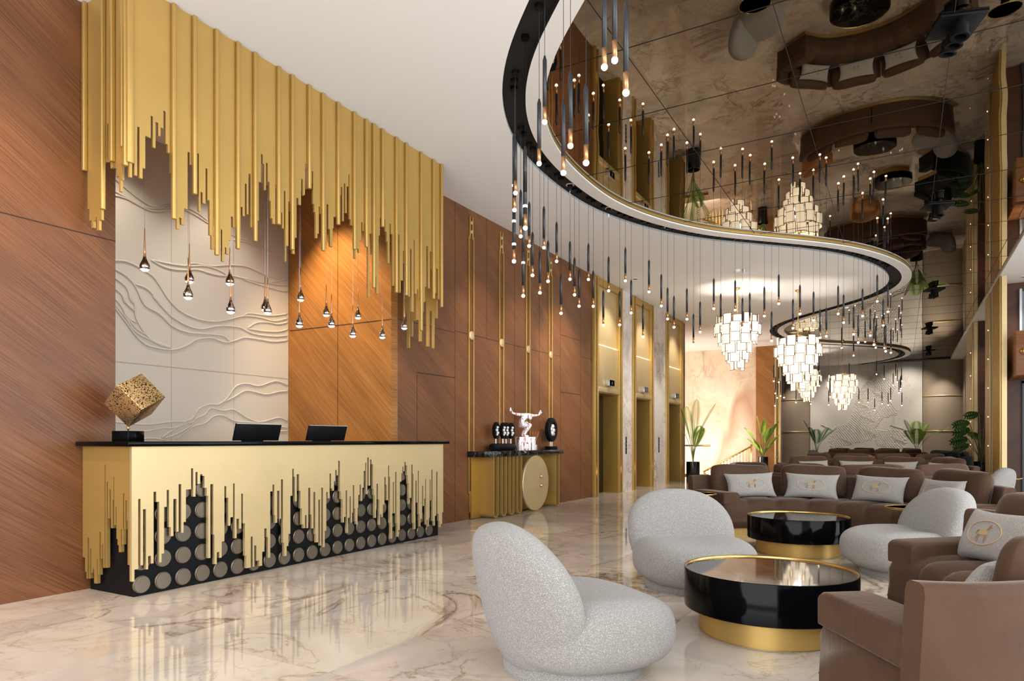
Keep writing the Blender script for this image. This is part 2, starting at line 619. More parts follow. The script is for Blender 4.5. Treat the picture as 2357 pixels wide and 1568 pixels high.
# wall joints and flush doors, thin dark shadow gaps
j = MB()
for y0, y1, z in ((-6, 3.06, 2.675), (6.48, 7.70, 2.60), (7.70, 11.02, 2.625), (11.89, 12.45, 2.72), (11.02, 11.89, 3.02)):
    j.box((XW, y0, z - 0.004), (XW + 0.002, y1, z + 0.004))
for y, z0, z1 in ((7.70, 0, 2.0), (6.86, 0, 1.96), (11.02, 0, 4.4), (11.89, 0, 4.4), (8.52, 2.62, 4.4), (9.35, 0.9, 4.4), (10.2, 0.9, 4.4), (7.70, 2.0, 4.4), (1.2, 0, 4.4)):
    j.box((XW, y - 0.003, z0), (XW + 0.002, y + 0.003, z1))
for y0, y1, z in ((6.86, 7.70, 1.98), (11.02, 11.89, 1.99)):
    j.box((XW, y0, z - 0.006), (XW + 0.003, y1, z + 0.006))
struct(j.build('trim_1', M['dark']))
j = MB()
j.box((XN, 3.06, 1.935), (XN + 0.002, 6.36, 1.943))
j.box((XN, 4.69, 0), (XN + 0.002, 4.694, CEIL)).box((XN, 5.508, 0), (XN + 0.002, 5.512, CEIL))
struct(j.build('trim_2', M['taupe']))
struct(MB().box((-7.05, 6.355, 2.575), (XW, 6.36, 2.58)).box((-6.2, 6.356, 0), (-6.196, 6.36, CEIL)).build('trim_3', M['dark']))

# ceilings: white plaster, the black winding channel, white rim, gilt fascia and the bronze mirror
OUT_PX = [(1221.5, 0), (1197, 40), (1174.6, 89), (1159, 143), (1152, 196), (1153, 241), (1163.5, 286), (1179, 321), (1203.7, 357), (1237, 393),
          (1286, 433), (1344, 473), (1398, 498), (1487, 527), (1554, 541.5), (1621, 553.6), (1700, 560.5), (1776, 567.5), (1848, 573.5), (1900, 580),
          (1950, 589), (1991, 601.7), (2023, 613.5), (2043.6, 628.7), (2050, 640.6), (2047, 650.7), (2033.5, 664), (2006, 678), (1966, 692), (1898, 711.6),
          (1847.5, 725), (1797, 742), (1776.5, 752), (1769.7, 760.6), (1771.4, 767), (1780, 774), (1797, 781), (1830, 788), (1884.7, 793.6), (1940, 795.5), (1999.6, 799),
          (2040, 803), (2060.5, 807), (2070.6, 814.7), (2064, 821.5), (2033, 830), (1966, 840), (1898, 848.6), (1874.5, 852)]
near = [(1.69, 2.0), (1.0, 2.05), (0.3, 2.25), (-0.35, 2.6), (-0.95, 3.05), (-1.5, 3.55), (-2.05, 4.08)]
pts = near + [on_z(u, v, CEIL)[:2] for u, v in OUT_PX]


def resample(p, step):
    out, acc = [p[0]], 0.0
    for a, b in zip(p, p[1:]):
        L = math.hypot(b[0] - a[0], b[1] - a[1])
        d = step - acc
        while d <= L:
            t = d / L
            out.append((a[0] + (b[0] - a[0]) * t, a[1] + (b[1] - a[1]) * t))
            d += step
        acc = L - (d - step)
    out.append(p[-1])
    return out


def smooth2(p, it):
    for _ in range(it):
        p = [p[0]] + [((a[0] + 2 * b[0] + c[0]) / 4, (a[1] + 2 * b[1] + c[1]) / 4) for a, b, c in zip(p, p[1:], p[2:])] + [p[-1]]
    return p


O_ = smooth2(resample(pts, 0.14), 14)


def offset(p, d):
    out = []
    for i, q in enumerate(p):
        a, b = p[max(i - 1, 0)], p[min(i + 1, len(p) - 1)]
        tx, ty = b[0] - a[0], b[1] - a[1]
        L = math.hypot(tx, ty) or 1
        out.append((q[0] + ty / L * d, q[1] - tx / L * d))
    return out


O_ = [q for q in O_ if q[1] < YE + 0.11]
B_, W_ = offset(O_, 0.22), offset(O_, 0.40)
W_ = smooth2(W_, 3)
MID = offset(O_, 0.11)
end = O_[-1]
flatz = lambda z: (lambda a, b: (a, b, z))
mb = MB()
ceil_poly = [(-13, -6), (1.69, -6)] + O_ + [(end[0], YE + 0.12), (-13, YE + 0.12)]
mb.prism(ceil_poly, lambda a, b, k: (a, b, CEIL + k), 0.03)
mb.box((-13, -6, 4.7), (7, 35, 4.8))
struct(mb.build('ceiling', M['white']))
mb = MB()
mb.box((1.69, -6, CEIL), (7, YE + 0.12, 4.7))
struct(mb.build('ceiling_right', M['white']))


def ribbon(a, b, z0, z1, mat, name):
    mb = MB()
    n = len(a)
    mb.add([(p[0], p[1], z0) for p in a] + [(p[0], p[1], z1) for p in b], [(i, i + 1, n + i + 1, n + i) for i in range(n - 1)])
    return struct(mb.build(name, mat))


ribbon(O_, O_, CEIL, CEIL + 0.05, M['black_matte'], 'trim_4')
ribbon(O_, B_, CEIL + 0.05, CEIL + 0.05, M['black_matte'], 'trim_5')
ribbon(B_, B_, CEIL + 0.05, CEIL, M['black_matte'], 'trim_6')
ribbon(B_, W_, CEIL, CEIL, M['white_gloss'], 'trim_7')
g = MB()
n = len(W_)
ribbon(W_, W_, CEIL, CEIL + 0.022, M['white_gloss'], 'trim_7')
W2 = offset(W_, -0.02)
g.grid(lambda s, t: (W2[int(round(s * (n - 1)))][0], W2[int(round(s * (n - 1)))][1], CEIL + 0.022 + 0.008 * t), n, 2)
g.grid(lambda s, t: (W_[int(round(s * (n - 1)))][0], W_[int(round(s * (n - 1)))][1], CEIL + 0.030 + 0.025 * t), n, 2)
struct(g.build('trim_8', M['gold'], smooth=True))
mir = [(1.69, W_[0][1])] + W_ + [(W_[-1][0], YE + 0.12), (1.69, YE + 0.12)]
mb = MB()
mb.flat(mir, flatz(MIRROR))
struct(mb.build('ceiling_mirror', M['mirror']))
# joints between the mirror sheets, clipped to the mirror outline


def inside(x, y):
    c = False
    m = len(mir)
    for i in range(m):
        x1, y1 = mir[i]; x2, y2 = mir[i - 1]
        if (y1 > y) != (y2 > y) and x < (x2 - x1) * (y - y1) / (y2 - y1) + x1:
            c = not c
    return c


mb = MB()


def joint(a, b):
    N = 240
    run = None
    for i in range(N + 1):
        t = i / N
        x, y = a[0] + (b[0] - a[0]) * t, a[1] + (b[1] - a[1]) * t
        ok = inside(x, y)
        if ok and run is None: run = (x, y)
        if run is not None and (not ok or i == N):
            w = 0.003
            mb.box((min(run[0], x) - w * (a[0] == b[0]), min(run[1], y) - w * (a[1] == b[1]), MIRROR - 0.003),
                   (max(run[0], x) + w * (a[0] == b[0]), max(run[1], y) + w * (a[1] == b[1]), MIRROR - 0.001))
            run = None


for x in (-2.07, -0.86, 0.35, 1.5):
    joint((x, 2.0), (x, YE))
y = 3.1
while y < YE:
    joint((-4.5, y), (1.69, y)); y += 1.2
struct(mb.build('trim_9', M['black_matte']))
struct(MB().box((1.675, 2.0, CEIL), (1.69, YE, MIRROR)).build('trim_10', M['white_gloss']))

# relief lines on the niche wall: raised edges of the layered landscape
Z5 = lambda x, y: (250 + x / 4.9, 380 + y / 4.9)
Z6 = lambda x, y: (250 + x / 4.479, 680 + y / 4.479)
W5 = [[(40, 290), (75, 300), (200, 370), (330, 440), (420, 480), (530, 490), (640, 485), (760, 470), (885, 485), (1000, 540), (1080, 600), (1135, 645), (1250, 700), (1395, 795)],
      [(40, 340), (75, 345), (200, 380), (330, 450), (450, 510), (560, 525), (690, 505), (770, 500), (865, 510), (1000, 580), (1130, 665)],
      [(60, 150), (130, 210), (300, 350), (430, 440), (540, 475), (690, 445), (765, 440)],
      [(1395, 795), (1550, 850), (1680, 910), (1825, 975)], [(1395, 845), (1550, 870), (1680, 935), (1825, 980)],
      [(475, 1070), (600, 1140), (720, 1175), (860, 1185), (1000, 1180), (1150, 1225), (1280, 1250), (1420, 1255), (1560, 1290), (1730, 1325), (1850, 1320), (2020, 1290)],
      [(475, 1070), (720, 1120), (900, 1140), (1090, 1140), (1250, 1190), (1340, 1250)],
      [(860, 1135), (970, 1110), (1150, 1140), (1380, 1130), (1560, 1150), (1720, 1220), (1900, 1280), (2020, 1290)],
      [(1510, 1290), (1750, 1365), (1950, 1420), (2020, 1420)], [(1400, 1255), (1700, 1310), (1900, 1350), (2020, 1355)]]
W6 = [[(583, 0), (720, 150), (900, 240), (1080, 272), (1220, 255), (1390, 215), (1560, 230), (1700, 265), (1846, 240)],
      [(315, 0), (380, 110), (520, 190), (650, 315), (800, 380), (1000, 400), (1180, 420), (1246, 480)],
      [(445, 0), (560, 130), (650, 220), (800, 310), (960, 348), (1130, 318), (1340, 330), (1480, 395), (1700, 425), (1846, 415)],
      [(155, 0), (180, 80), (270, 165)], [(30, 90), (65, 130), (200, 310), (300, 440), (420, 525), (650, 562), (800, 520), (900, 460), (1000, 443), (1080, 445), (1200, 487), (1300, 468), (1400, 437), (1550, 455), (1700, 478), (1846, 465)],
      [(30, 65), (65, 100), (180, 240), (280, 380), (450, 470), (640, 540)], [(30, 10), (65, 40), (130, 110), (180, 210), (290, 290)],
      [(210, 0), (270, 100), (280, 230), (380, 400), (500, 500), (650, 545)], [(180, 210), (280, 340), (390, 410)],
      [(1430, 340), (1520, 285), (1640, 280), (1740, 298), (1846, 280)], [(1430, 345), (1600, 370), (1750, 375), (1846, 350)],
      [(1390, 215), (1440, 185), (1560, 200), (1700, 210), (1846, 190)],
      [(0, 1300), (300, 1330), (450, 1330), (650, 1305), (790, 1300), (870, 1260), (930, 1170), (1040, 1125), (1130, 1125), (1220, 1060), (1310, 940), (1420, 912), (1550, 935), (1720, 885), (1846, 930)],
      [(1170, 1105), (1290, 1050), (1400, 987), (1500, 995), (1620, 1022), (1750, 995), (1846, 988)],
      [(230, 1410), (400, 1400), (560, 1370), (680, 1365), (800, 1300)],
      [(540, 1475), (640, 1400), (780, 1330), (860, 1310), (900, 1270), (990, 1230), (1050, 1165), (1180, 1190), (1290, 1180), (1420, 1260), (1560, 1308), (1750, 1262), (1846, 1300)],
      [(560, 1480), (700, 1430), (840, 1350), (880, 1290)],
      [(690, 1490), (860, 1360), (990, 1320), (1080, 1250), (1180, 1240), (1300, 1298), (1450, 1310), (1650, 1330), (1846, 1370)],
      [(0, 1455), (310, 1480), (450, 1475), (600, 1495)], [(1740, 1400), (1846, 1400)]]
W5X = [[(60, 1078), (75, 1080), (200, 1090), (350, 1160), (500, 1260), (580, 1370), (650, 1480), (715, 1565)], [(60, 1170), (75, 1180), (180, 1240), (280, 1340), (350, 1470), (400, 1560)],
       [(280, 1340), (420, 1390), (520, 1490), (580, 1565)], [(60, 1270), (75, 1280), (180, 1360), (220, 1430), (240, 1510), (280, 1565)], [(60, 1390), (75, 1400), (150, 1470), (180, 1565)]]


def curve3(p, k=5):
    out = []
    for i in range(len(p) - 1):
        a, b, c, d = p[max(i - 1, 0)], p[i], p[i + 1], p[min(i + 2, len(p) - 1)]
        for s in range(k):
            t = s / k
            out.append(tuple(0.5 * ((2 * b[q]) + (-a[q] + c[q]) * t + (2 * a[q] - 5 * b[q] + 4 * c[q] - d[q]) * t * t + (-a[q] + 3 * b[q] - 3 * c[q] + d[q]) * t ** 3) for q in range(len(b))))
    out.append(tuple(p[-1]))
    return out


mb = MB()
for src, Z in ((W5, Z5), (W5X, Z5), (W6, Z6)):
    for w in src:
        p = [on_x(*Z(*q), XN) for q in w]
        p = [q for q in p if 3.07 < q[1]]
        p = [(XN + 0.001, min(q[1], 6.355), q[2]) for q in curve3(p)]
        m = len(p)
        mb.tube(p, [0.0115 if 0 < i < m - 1 else 0.004 for i in range(m)], 6)
tag(mb.build('wall_relief', M['grey_relief'], smooth=True), 'raised flowing landscape lines on the pale greige wall behind the reception desk', 'wall relief')

# ================================================================== gold canopy hung from the ceiling
Za = lambda x, y: (150 + x / 2.4127, y / 2.4127)
Zb = lambda x, y: (600 + x / 2.4127, 200 + y / 2.4127)
CA = '357,372,985 372,385,775 385,400,975 400,413,705 413,430,990 430,445,935 445,475,760 475,487,645 487,502,820 502,517,680 517,530,755 530,545,710 545,558,617 558,570,800 570,587,850 587,605,1220r 605,615,800 615,620,1095 620,633,1272 633,645,1210 645,660,1248 660,680,1160 680,692,845 692,703,915 703,720,1082r 720,732,915 732,742,852 742,752,1175 752,763,1068 763,780,1130 780,790,935 790,802,1112 802,813,1307 813,825,1385 825,845,1420r 845,852,1215 852,862,1393 862,872,1275 872,885,1452 885,895,1375 895,910,1412 910,920,1335 920,932,1203 932,943,1263 943,962,1385r 962,975,970 975,985,1150 985,998,1200 998,1008,1020 1008,1018,1190 1018,1030,965 1030,1038,1262 1038,1058,1343r 1058,1065,1290 1065,1075,1225 1075,1087,1010 1087,1097,857 1097,1105,910 1105,1115,1055 1115,1125,905 1125,1135,1010 1135,1142,1115 1142,1152,1213 1152,1168,1243 1168,1190,1250r 1190,1197,1022 1197,1205,1180 1205,1215,1268 1215,1223,1060 1223,1228,1452 1228,1240,1365 1240,1248,1120 1248,1262,1390r 1262,1275,1410 1275,1285,1320 1285,1295,1100 1295,1310,1137 1310,1320,995 1320,1327,1085'
CB = '241,246,600 246,254,428 254,272,568r 272,285,535 285,291,468 291,298,650 298,305,695 305,315,840 315,323,815 323,330,665 330,350,913r 350,358,710 358,366,863 366,376,652 376,385,790 385,400,888 400,405,785 405,415,722 415,433,768r 433,440,725 440,446,600 446,453,557 453,462,745 462,470,537 470,478,700 478,488,552 488,493,485 493,500,735 500,508,768 508,520,905r 520,530,953 530,543,900 543,550,920 550,558,855 558,566,752 566,573,800 573,588,893r 588,596,770 596,604,1170 604,616,815 616,628,1118r 628,634,835 634,642,1055 642,655,1150 655,662,825 662,680,780r 680,692,735 692,700,805 700,706,860 706,716,980 716,723,760 723,733,818 733,740,1105 740,755,1145r 755,765,1100 765,770,820 770,778,1143 778,790,1075 790,795,910 795,810,1160r 810,820,1135 820,830,1165 830,838,900 838,850,1250 850,855,850 855,868,1150 868,876,1125 876,895,1355r 895,905,1250 905,912,1195 912,920,1110 920,930,885 930,940,1120 940,948,915 948,960,1180r 960,968,970 968,975,1145 975,985,1010 985,992,1180 992,1005,1225r'
CS_ = '95,110,960r 110,120,1165 120,133,1230 133,145,1270 145,158,1228 158,165,1210 165,178,1282 178,192,1225 192,200,1165 200,225,1170r 225,233,690 233,245,885 245,262,935 262,275,905r 275,280,935 280,295,980 295,305,1065 305,312,1000 312,322,905 322,337,825r 337,345,900 345,357,925r'


def parse(s):
    out = []
    for q in s.split():
        r = q.endswith('r')
        a, b, c = (float(t) for t in q.rstrip('r').split(','))
        out.append((a, b, c, r))
    return out


can = thing('reception_canopy', 'brushed gold panelled canopy with ragged fringe hanging from ceiling over the reception desk', 'canopy', (XF, 4.7, CEIL))
front = []
for s, Z in ((CA, Za), (CB, Zb)):
    for a, b, c, r in parse(s):
        y0, y1 = on_x(*Z(a, c), XF)[1], on_x(*Z(b, c), XF)[1]
        zb = on_x(*Z((a + b) / 2, c), XF)[2]
        front.append((y0, y1, zb, r))
side = []
for a, b, c, r in parse(CS_):
    YS = front[0][0]
    x0, x1 = on_y(*Za(a, c), YS)[0], on_y(*Za(b, c), YS)[0]
    side.append((x0, x1, on_y(*Za((a + b) / 2, c), YS)[2], r))
sx0, sx1 = side[0][0], side[-1][1]
side = [(XW + (a - sx0) / (sx1 - sx0) * (XF - XW), XW + (b - sx0) / (sx1 - sx0) * (XF - XW), z, r) for a, b, z, r in side]


def canopy_face(segs, fn, rfn):
    # panels run between ridges; a ridge is a gold square tube in front of the joint
    cur = []
    panels, ridges = [], []
    prev_z = None
    for i, (a, b, z, r) in enumerate(segs):
        if r:
            zl = segs[i - 1][2] if i else z
            zr = segs[i + 1][2] if i + 1 < len(segs) else z
            mid = (a + b) / 2
            zz = max(z + 0.03, min(max(zl, zr), z + 0.35))
            cur.append((a, mid, zz))
            panels.append(cur); cur = [(mid, b, zz)]
            ridges.append((a, b, z))
        else:
            cur.append((a, b, z))
    if cur: panels.append(cur)
    for p in panels:
        if not p: continue
        poly = [(p[0][0], 0.0), (p[-1][1], 0.0)]
        for a, b, z in reversed(p):
            poly += [(b, z - CEIL), (a, z - CEIL)]
        cl = [poly[0]]
        for q in poly[1:]:
            if abs(q[0] - cl[-1][0]) > 1e-4 or abs(q[1] - cl[-1][1]) > 1e-4: cl.append(q)
        MB().prism(cl, fn, 0.018).build('panel', M['gold'], can)
    for a, b, z in ridges:
        rfn(a, b, z)


def ridge_front(a, b, z):
    m = (a + b) / 2 - 4.7
    MB().box((0.001, m - 0.016, z - CEIL), (0.032, m + 0.016, -0.002)).build('ridge', M['gold'], can, bevel=0.005)


def ridge_side(a, b, z):
    m = (a + b) / 2 - XF
    m = min(max(m, XW - XF + 0.024), -0.022)
    y = front[0][0] - 4.7
    MB().box((m - 0.016, y - 0.032, z - CEIL), (m + 0.016, y - 0.001, -0.002)).build('ridge', M['gold'], can, bevel=0.005)


canopy_face(front, lambda a, b, k: (-k, a - 4.7, b), ridge_front)
YS = front[0][0]
MB().box((-0.04, front[0][0] - 4.7 - 0.02, front[0][2] - CEIL + 0.1), (0.016, front[0][0] - 4.7 + 0.028, -0.002)).build('ridge', M['gold'], can, bevel=0.004)
canopy_face(side, lambda a, b, k: (a - XF, YS - 4.7 + k, b), ridge_side)
# right return of the canopy
rp = []
yr = front[-1][1] - 4.7
r2 = random.Random(3)
x = XW - XF
while x < -0.03:
    w = r2.uniform(0.02, 0.05)
    rp.append((x, min(x + w, -0.02), r2.uniform(2.2, 3.0)))
    x += w
poly = [(rp[0][0], 0.0), (rp[-1][1], 0.0)]
for a, b, z in reversed(rp): poly += [(b, z - CEIL), (a, z - CEIL)]
MB().prism(poly, lambda a, b, k: (a, yr - k, b), 0.018).build('panel', M['gold'], can)

# ================================================================== reception desk
Y0, Y1 = 2.832, 6.556
desk = thing('reception_desk', 'long gold reception desk with dripping skyline cut-outs over rows of round bronze discs', 'reception desk', (-5.0, 4.7, 0))
L = lambda x, y, z: (x + 5.0, y - 4.7, z)
mb = MB().box(L(XW + 0.02, Y0 + 0.03, 0), L(XF, Y1 - 0.03, 1.075))
mb.build('base', M['black'], desk)
mb = MB().box(L(XW + 0.005, 2.76, 1.078), L(-4.655, 6.62, 1.112))
mb.build('worktop', M['black_gloss'], desk, bevel=0.006)
Z3 = lambda x, y: (150 + x / 3.7327, 980 + y / 3.7327)
Z4 = lambda x, y: (600 + x / 4.237, 980 + y / 4.237)
D3 = '572,595,1340 595,628,1235 628,648,630 648,670,1200 670,695,718 695,713,1235 713,738,1120 738,760,1185 760,783,568 783,808,655 808,828,1175 828,850,1100 850,873,698 873,893,553 893,908,872 908,930,950 930,957,630 957,975,912 975,998,503 998,1017,920 1017,1037,828 1037,1082,548 1082,1100,367 1100,1120,610 1120,1138,398 1138,1160,500 1160,1180,418 1180,1197,432 1197,1217,535 1217,1229,603 1229,1248,1138 1248,1273,503 1273,1283,937 1283,1303,1190 1303,1325,1087 1325,1345,1135 1345,1368,995 1368,1385,520 1385,1402,620 1402,1420,860 1420,1443,787 1443,1457,497 1457,1473,968 1473,1495,800 1495,1513,885 1513,1528,585 1528,1545,840 1545,1557,1118 1557,1595,1222 1595,1612,953 1612,1625,1213 1625,1643,1030 1643,1667,1160 1667,1693,1210 1693,1712,1083 1712,1732,883 1732,1742,958 1742,1762,1135 1762,1782,565 1782,1797,507 1797,1805,770 1805,1822,835 1822,1842,560 1842,1855,800 1855,1872,462 1872,1882,1008 1882,1903,1120 1903,1918,1035 1918,1935,930 1935,1952,603 1952,1965,370 1965,1975,440 1975,1990,650 1990,2010,418 2010,2022,560 2022,2035,712 2035,2045,850'
D4 = '414.6,418,965 418,432,1000 432,450,873 450,465,1000 465,485,607 485,497,868 497,515,1002 515,533,648 533,542,1060 542,563,1138 563,580,722 580,592,1170 592,608,605 608,625,1185 625,640,1025 640,655,647 655,672,708 672,687,467 687,700,612 700,715,635 715,728,540 728,742,432 742,757,485 757,772,343 772,785,642 785,800,716 800,813,945 813,830,890 830,843,632 843,852,1047 852,868,898 868,880,690 880,893,947 893,900,850 900,913,580 913,922,808 922,933,937 933,945,962 945,952,800 952,965,675 965,978,575 978,990,735 990,1005,607 1005,1020,442 1020,1030,360 1030,1040,668 1040,1055,310 1055,1068,585 1068,1082,330 1082,1095,377 1095,1103,617 1103,1113,676 1113,1125,900 1125,1130,820 1130,1145,567 1145,1157,720 1157,1165,967 1165,1178,865 1178,1192,893 1192,1207,770 1207,1220,500 1220,1230,577 1230,1243,727 1243,1253,390 1253,1262,500 1262,1270,948 1270,1283,1102 1283,1290,855 1290,1300,550 1300,1312,855 1312,1325,452 1325,1333,953 1333,1345,1083 1345,1358,1020 1358,1372,547 1372,1383,463 1383,1393,400 1393,1403,445 1403,1415,353 1415,1427,388 1427,1437,485 1437,1445,566 1445,1453,762 1453,1470,705 1470,1482,380 1482,1490,470 1490,1498,950 1498,1510,1010 1510,1522,535 1522,1533,750 1533,1542,440 1542,1550,865 1550,1558,985 1558,1575,910 1575,1585,587 1585,1595,783 1595,1605,712 1605,1613,522 1613,1620,965 1620,1630,920 1630,1640,982 1640,1648,900 1648,1657,527 1657,1665,730 1665,1677,430 1677,1690,930 1690,1700,975 1700,1712,880 1712,1725,450 1725,1737,860 1737,1745,930 1745,1757,990 1757,1770,960 1770,1780,845'
DS = '170,190,1135 190,203,1260 203,211,1318 211,224,965 224,233,1318 233,243,1060 243,255,1268 255,262,1240 262,268,1225 268,292,1360 292,299,1150 299,312,1287 312,326,915 326,336,1145 336,345,1020 345,358,1225 358,366,338 366,376,1225 376,386,485 386,400,800 400,412,552 412,427,883 427,434,640 434,440,440 440,452,856 452,460,700 460,470,978 470,480,1030 480,496,1090 496,506,895 506,516,1025 516,526,582 526,536,892 536,548,643 548,556,815 556,572,1200'
XG = -4.70


def skyline(segs, top, fn, name, mat):
    poly = [(segs[0][0], top), (segs[-1][1], top)]
    for a, b, z in reversed(segs): poly += [(b, z), (a, z)]
    cl = [poly[0]]
    for q in poly[1:]:
        if abs(q[0] - cl[-1][0]) > 1e-4 or abs(q[1] - cl[-1][1]) > 1e-4: cl.append(q)
    return MB().prism(cl, fn, 0.026).build(name, mat, desk)


segs = []
for s, Z in ((D3, Z3), (D4, Z4)):
    for a, b, c, r in parse(s):
        segs.append([on_x(*Z(a, c), XG)[1], on_x(*Z(b, c), XG)[1], max(0.06, on_x(*Z((a + b) / 2, c), XG)[2])])
for p, q in zip(segs, segs[1:]): q[0] = p[1]
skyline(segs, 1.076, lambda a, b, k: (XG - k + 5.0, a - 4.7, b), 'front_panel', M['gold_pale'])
ys = segs[0][0]
segs2 = []
for a, b, c, r in parse(DS):
    x0, x1 = on_y(*Z3(a, c), ys)[0], on_y(*Z3(b, c), ys)[0]
    segs2.append([x0, x1, max(0.06, on_y(*Z3((a + b) / 2, c), ys)[2])])
s0, s1 = segs2[0][0], segs2[-1][1]
for q in segs2:
    q[0] = XW + 0.005 + (q[0] - s0) / (s1 - s0) * (XG - 0.027 - XW - 0.005)
    q[1] = XW + 0.005 + (q[1] - s0) / (s1 - s0) * (XG - 0.027 - XW - 0.005)
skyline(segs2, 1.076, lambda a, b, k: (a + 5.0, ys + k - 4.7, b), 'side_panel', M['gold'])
disc = None
for i in range(22):
    for jz in range(6):
        y, z = 2.915 + 0.1630 * i, 0.083 + 0.1645 * jz
        if y > Y1 - 0.08: continue
        # only the discs that show below or between the teeth
        zt = [c for a, b, c in segs if b > y - 0.06 and a < y + 0.06]
        if zt and max(zt) < z - 0.06: continue
        if disc is None:
            d = MB().lathe([(0.064, 0), (0.064, 0.010), (0.058, 0.014), (0.058, 0.020), (0.0, 0.021)], 28)
            disc = d.build('disc', M['bronze_disc'], desk, auto=35)
            o = disc
        else:
            o = disc.copy(); C.objects.link(o); o.parent = desk
        o.rotation_euler = (0, PI / 2, 0)
        o.location = L(XF, y, z)

# things on the desk
cs = thing('cube_sculpture', 'perforated gold cube balanced on its corner on a black block at the desk end', 'sculpture', (-5.0, 2.965, 1.112))
MB().box((-0.075, -0.075, 0), (0.075, 0.075, 0.078)).build('plinth', M['black_gloss'], cs, bevel=0.003, rot=(0, 0, 0.25))
MB().lathe([(0.004, 0.078), (0.004, 0.088), (0.011, 0.092), (0.013, 0.099), (0.010, 0.108), (0.0, 0.11)], 12).build('pin', M['brass'], cs, smooth=True)
a = 0.120
mb = MB().box((-a, -a, -a), (a, a, a))
ca_ = YAW + 0.50
Rv, Uv, Fv = Vector((math.cos(ca_), math.sin(ca_), 0)), Vector((0, 0, 1)), Vector((-math.sin(ca_), math.cos(ca_), 0))
ea = (Rv * 0.143 + Uv * 0.095 + Fv * 0.138).normalized()
eb = (Rv * -0.078 + Uv * -0.113 + Fv * 0.172)
eb = (eb - ea * eb.dot(ea)).normalized()
R = Matrix((ea, eb, ea.cross(eb))).transposed()
low = min((R @ Vector(p)).z for p in mb.v)
lv = min((R @ Vector(p) for p in mb.v), key=lambda p: p.z)
mb.v = [tuple(R @ Vector(p) + Vector((-lv.x, -lv.y, 0.106 - lv.z))) for p in mb.v]
mb.build('cube', M['perforated'], cs, bevel=0.003)

for i, (ya, yb, lab) in enumerate(((3.985, 4.485, 'black computer monitor back on the desk, before the pale relief wall'),
                                   (4.835, 5.36, 'black computer monitor back on the desk, before the orange-lit wood wall'))):
    mn = thing('computer_monitor', lab, 'monitor', (-5.13, (ya + yb) / 2, 1.112), 0, 'monitors on the reception desk')
    w = (yb - ya) / 2
    mb = MB()
    mb.add([(0.0, -w, 0.006), (0.0, w, 0.006), (0.045, w, 0.155), (0.045, -w, 0.155), (-0.022, -w, 0.006), (-0.022, w, 0.006), (0.023, w, 0.155), (0.023, -w, 0.155)],
           [(0, 1, 2, 3), (7, 6, 5, 4), (0, 4, 5, 1), (1, 5, 6, 2), (2, 6, 7, 3), (3, 7, 4, 0)])
    mb.build('screen_case', M['black'], mn, bevel=0.003)
    MB().box((0.022, -w, 0.155), (0.046, w, 0.160)).build('top_edge', M['steel'], mn)
    MB().box((-0.10, -0.09, 0), (-0.02, 0.09, 0.008)).box((-0.05, -0.03, 0.006), (-0.02, 0.03, 0.06)).build('stand', M['black'], mn)

# teardrop pendants between desk and canopy
DROPS = [(333, 622, -5.35), (436, 650, -5.45), (433, 687, -5.15), (529, 655, -5.4), (531, 720, -5.15), (610, 715, -5.45), (616, 722, -5.2), (692, 692, -5.4),
         (689, 752, -5.15), (751, 727, -5.45), (763, 752, -5.2), (824, 733, -5.5), (812, 775, -5.15), (880, 778, -5.2), (930.5, 757, -5.05)]
td = None
for i, (u, v, x) in enumerate(DROPS):
    p = on_x(u, v, x)
    z = p[2]
    lab = nth(i) + ' lit chrome teardrop pendant from the left over the reception desk'
    t = thing('teardrop_pendant', lab, 'pendant light', (x, p[1], z), 0, 'teardrop pendants over the desk')
    S = 1.0
    prof = [(0.0, -0.012), (0.018, -0.008), (0.034, 0.006), (0.040, 0.026), (0.037, 0.045), (0.026, 0.066), (0.016, 0.088), (0.010, 0.115)]
    if td is None:
        td = (MB().lathe([(r * S, zz * S) for r, zz in prof[2:]], 20).build('body', M['chrome'], t, smooth=True),
              MB().lathe([(0.010 * S, 0.115 * S), (0.0085 * S, 0.16 * S), (0.005 * S, 0.26 * S), (0.003 * S, 0.34 * S)], 10).build('neck', M['copper'], t, smooth=True),
              MB().lathe([(r * S * 0.98, zz * S) for r, zz in prof[:3]] + [(0.034 * S, 0.007 * S)], 20).build('lens', M['bulb'], t, smooth=True))
    else:
        for q in td:
            c = q.copy(); C.objects.link(c); c.parent = t
    MB().tube([(0, 0, 0.33 * S), (0, 0, CEIL - z)], 0.0016, 5).build('cord', M['steel'], t)

